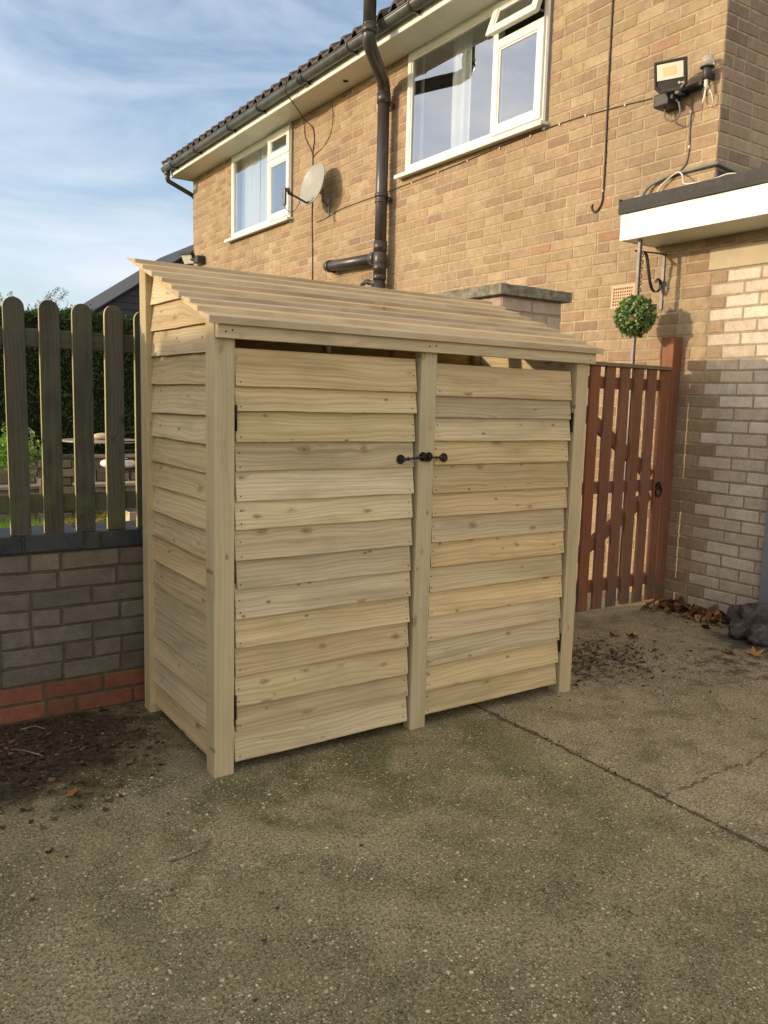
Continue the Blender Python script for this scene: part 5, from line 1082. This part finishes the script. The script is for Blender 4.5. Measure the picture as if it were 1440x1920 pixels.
for (cx_, cy_, sx_, sy_, nn_, smin, smax) in ((-0.58, 0.60, 0.26, 0.17, 700, 0.002, 0.010), (2.1, 0.26, 0.26, 0.17, 700, 0.002, 0.007), (2.7, -0.15, 0.40, 0.16, 260, 0.002, 0.006), (3.38, 0.55, 0.09, 0.25, 300, 0.003, 0.010), (1.2, -0.5, 0.012, 0.5, 160, 0.002, 0.006)):
    for _ in range(nn_):
        x, y = cx_ + rg.gauss(0, sx_), cy_ + rg.gauss(0, sy_)
        if y > 0.80 and x < 2.2: y = 0.80 - rg.random() ** 2 * 0.1
        if -0.02 < x < 1.7 and y > -0.02: continue
        if x > 3.51: continue
        d_ = rg.uniform(0.5, 1.5); peb(mb, x, y, rg.uniform(smin, smax), (0.030 * d_, 0.020 * d_, 0.013 * d_))
tag(mb.build('soil_crumbs', 'pbrick'), 'dark crumbs of soil in the dirt patches on the driveway', 'soil', kind='stuff')
# twigs
def twig(pts, label, r_=0.003):
    mb = MB(); mb.tube(pts, [r_ * (1 - 0.5 * i / len(pts)) for i in range(len(pts))], 6); tag(mb.build('twig', 'twig'), label, 'twig', 'twigs on the driveway')
twig([(-0.528, 0.562, 0.006), (-0.49, 0.51, 0.012), (-0.447, 0.453, 0.006)], 'straight pale twig lying on the dark dirt by the wall')
twig([(-0.47, 0.73, 0.006), (-0.42, 0.725, 0.012), (-0.393, 0.69, 0.008)], 'short bent twig close to the foot of the red bricks', 0.0025)
twig([(-0.292, -0.403, 0.004), (-0.24, -0.40, 0.007), (-0.20, -0.395, 0.006), (-0.16, -0.36, 0.005)], 'forked twig on the mossy concrete before the log store', 0.0032)
# dark sack
sk = MB(); N1, N2 = 26, 40; rows_ = []
for i in range(N1 + 1):
    th = math.pi * i / N1; rr = []
    for j in range(N2):
        ph = 2 * math.pi * j / N2; k_ = 1 + 0.16 * math.sin(3 * ph + 2 * th) + 0.10 * math.sin(7 * ph - 3 * th) + 0.06 * math.sin(13 * ph + 5 * th) + random.uniform(-.015, .015)
        p = Vector((3.35 + 0.14 * math.sin(th) * math.cos(ph) * k_, 0.01 + 0.27 * math.sin(th) * math.sin(ph) * k_, 0.06 + 0.115 * math.cos(th) * k_)); p.z = max(p.z, 0.002 + 0.0003 * i); rr.append(sk.vert(p))
    rows_.append(rr)
for i in range(N1):
    for j in range(N2): sk.face((rows_[i][j], rows_[i + 1][j], rows_[i + 1][(j + 1) % N2], rows_[i][(j + 1) % N2]), True)
def lump(c, R3, f1, f2):
    rows2 = []; c = Vector(c)
    for i in range(19):
        th = math.pi * i / 18; rr = []
        for j in range(28):
            ph = 2 * math.pi * j / 28; d = Vector((math.sin(th) * math.cos(ph), math.sin(th) * math.sin(ph), math.cos(th)))
            k_ = 1 + 0.10 * math.sin(f1 * d.y * 3 + 5 * d.z) + 0.07 * math.sin(9 * d.x + f2 * d.z) + 0.04 * math.sin(17 * d.y + 13 * d.z) + random.uniform(-.012, .012)
            p = c + Vector((d.x * R3[0], d.y * R3[1], d.z * R3[2])) * k_; p.z = max(p.z, 0.002); rr.append(sk.vert(p))
        rows2.append(rr)
    for i in range(18):
        for j in range(28): sk.face((rows2[i][j], rows2[i + 1][j], rows2[i + 1][(j + 1) % 28], rows2[i][(j + 1) % 28]), True)
lump((3.17, 0.13, 0.045), (0.085, 0.062, 0.058), 2.2, 4.1); lump((3.14, 0.00, 0.048), (0.08, 0.066, 0.062), 3.1, 3.3)
tag(sk.build('sack', 'bag'), 'crumpled dark grey sack slumped against the wall among leaves', 'sack')

# small conifer tips over the hedge, left
ct = thing('conifer_tree', 'thin feathery conifer tips poking above the hedge', 'tree'); pts = []
for (x, y, zt_, ln_) in ((1.05, 9.9, 2.62, 0.35), (1.38, 9.95, 2.66, 0.30), (1.48, 9.9, 2.74, 0.34), (0.9, 9.8, 2.58, 0.3), (1.62, 10.0, 2.72, 0.28)):
    for k in range(130): t = rng.random(); pts.append((x + (t * 0.22 if x > 1.3 else 0.03 * t) + rng.normal(0, 0.02 + 0.03 * (1 - t)), y + rng.normal(0, 0.04), zt_ - ln_ * (1 - t) + rng.normal(0, 0.012)))
leaf_cloud('crown', 'conif', ct, pts, rng.uniform(0.012, 0.028, len(pts)), up=(0.8, 0, 0.8), aspect=4.5)
mb = MB(); 
for x in (1.05, 1.38, 1.48): mb.tube([(x, 9.9, 0.4), (x + 0.02, 9.9, 2.5)], [0.03, 0.006], 7)
mb.build('trunk', 'bark', ct)
# distant gabled building
gb = thing('gabled_outbuilding', 'dark grey clad building with a pitched roof behind the hedge', 'building')
gx0, gx1, gyf, gyb = 3.55, 9.6, 16.0, 20.0; rxm = (gx0 + gx1) / 2; sl = 0.684; ez = 2.92
def topz(x): return ez + sl * (min(x, 2 * rxm - x) - gx0)
mb = MB(); nb = 34
for i in range(nb):
    z0_ = 0.0 + i * 0.15; z1_ = z0_ + 0.158
    def xl(z): return gx0 + 0.03 if z < ez else gx0 + 0.03 + (z - ez - 0.03) / sl
    a0, a1 = xl(z0_), xl(z1_)
    if a1 > rxm: break
    q = [mb.vert((a0, gyf - 0.018, z0_)), mb.vert((2 * rxm - a0, gyf - 0.018, z0_)), mb.vert((2 * rxm - a1, gyf, z1_)), mb.vert((a1, gyf, z1_))]; mb.face(q)
    q2 = [mb.vert((a0, gyf, z0_)), mb.vert((2 * rxm - a0, gyf, z0_))]; mb.face((q[0], q[1], q2[1], q2[0]))
mb.box((gx0 + 0.12, gyf + 0.01, 0), (gx1 - 0.12, gyb, ez)); mb.build('wall', 'clad', gb)
mb = MB()
for sgn in (0, 1):
    f_ = lambda x: x if sgn == 0 else 2 * rxm - x
    ids = []
    for x in (gx0 - 0.05, rxm):
        for y in (gyf - 0.12, gyb + 0.1):
            for dz in (0.0, 0.03): ids.append(mb.vert((f_(x), y, ez + sl * (x - gx0) + dz)))
    mb.hexf(ids)
mb.build('roof', 'clad', gb)

# ================================================================== what shades the yard: a made-up building, added out of view to the left
ng = thing('added_shade_block', 'unseen flat roofed brick block added to shade the yard', 'shade caster')
mb = MB(); mb.cc = (0.33, 0.24, 0.16); mb.box((-9.6, -6.0, 0), (-6.5, 2.74, 2.95)); mb.build('wall', 'fbrick', ng)
mb = MB(); mb.box((-9.7, -6.1, 2.952), (-6.42, 2.79, 3.10)); mb.build('roof', 'felt', ng, 0.01)
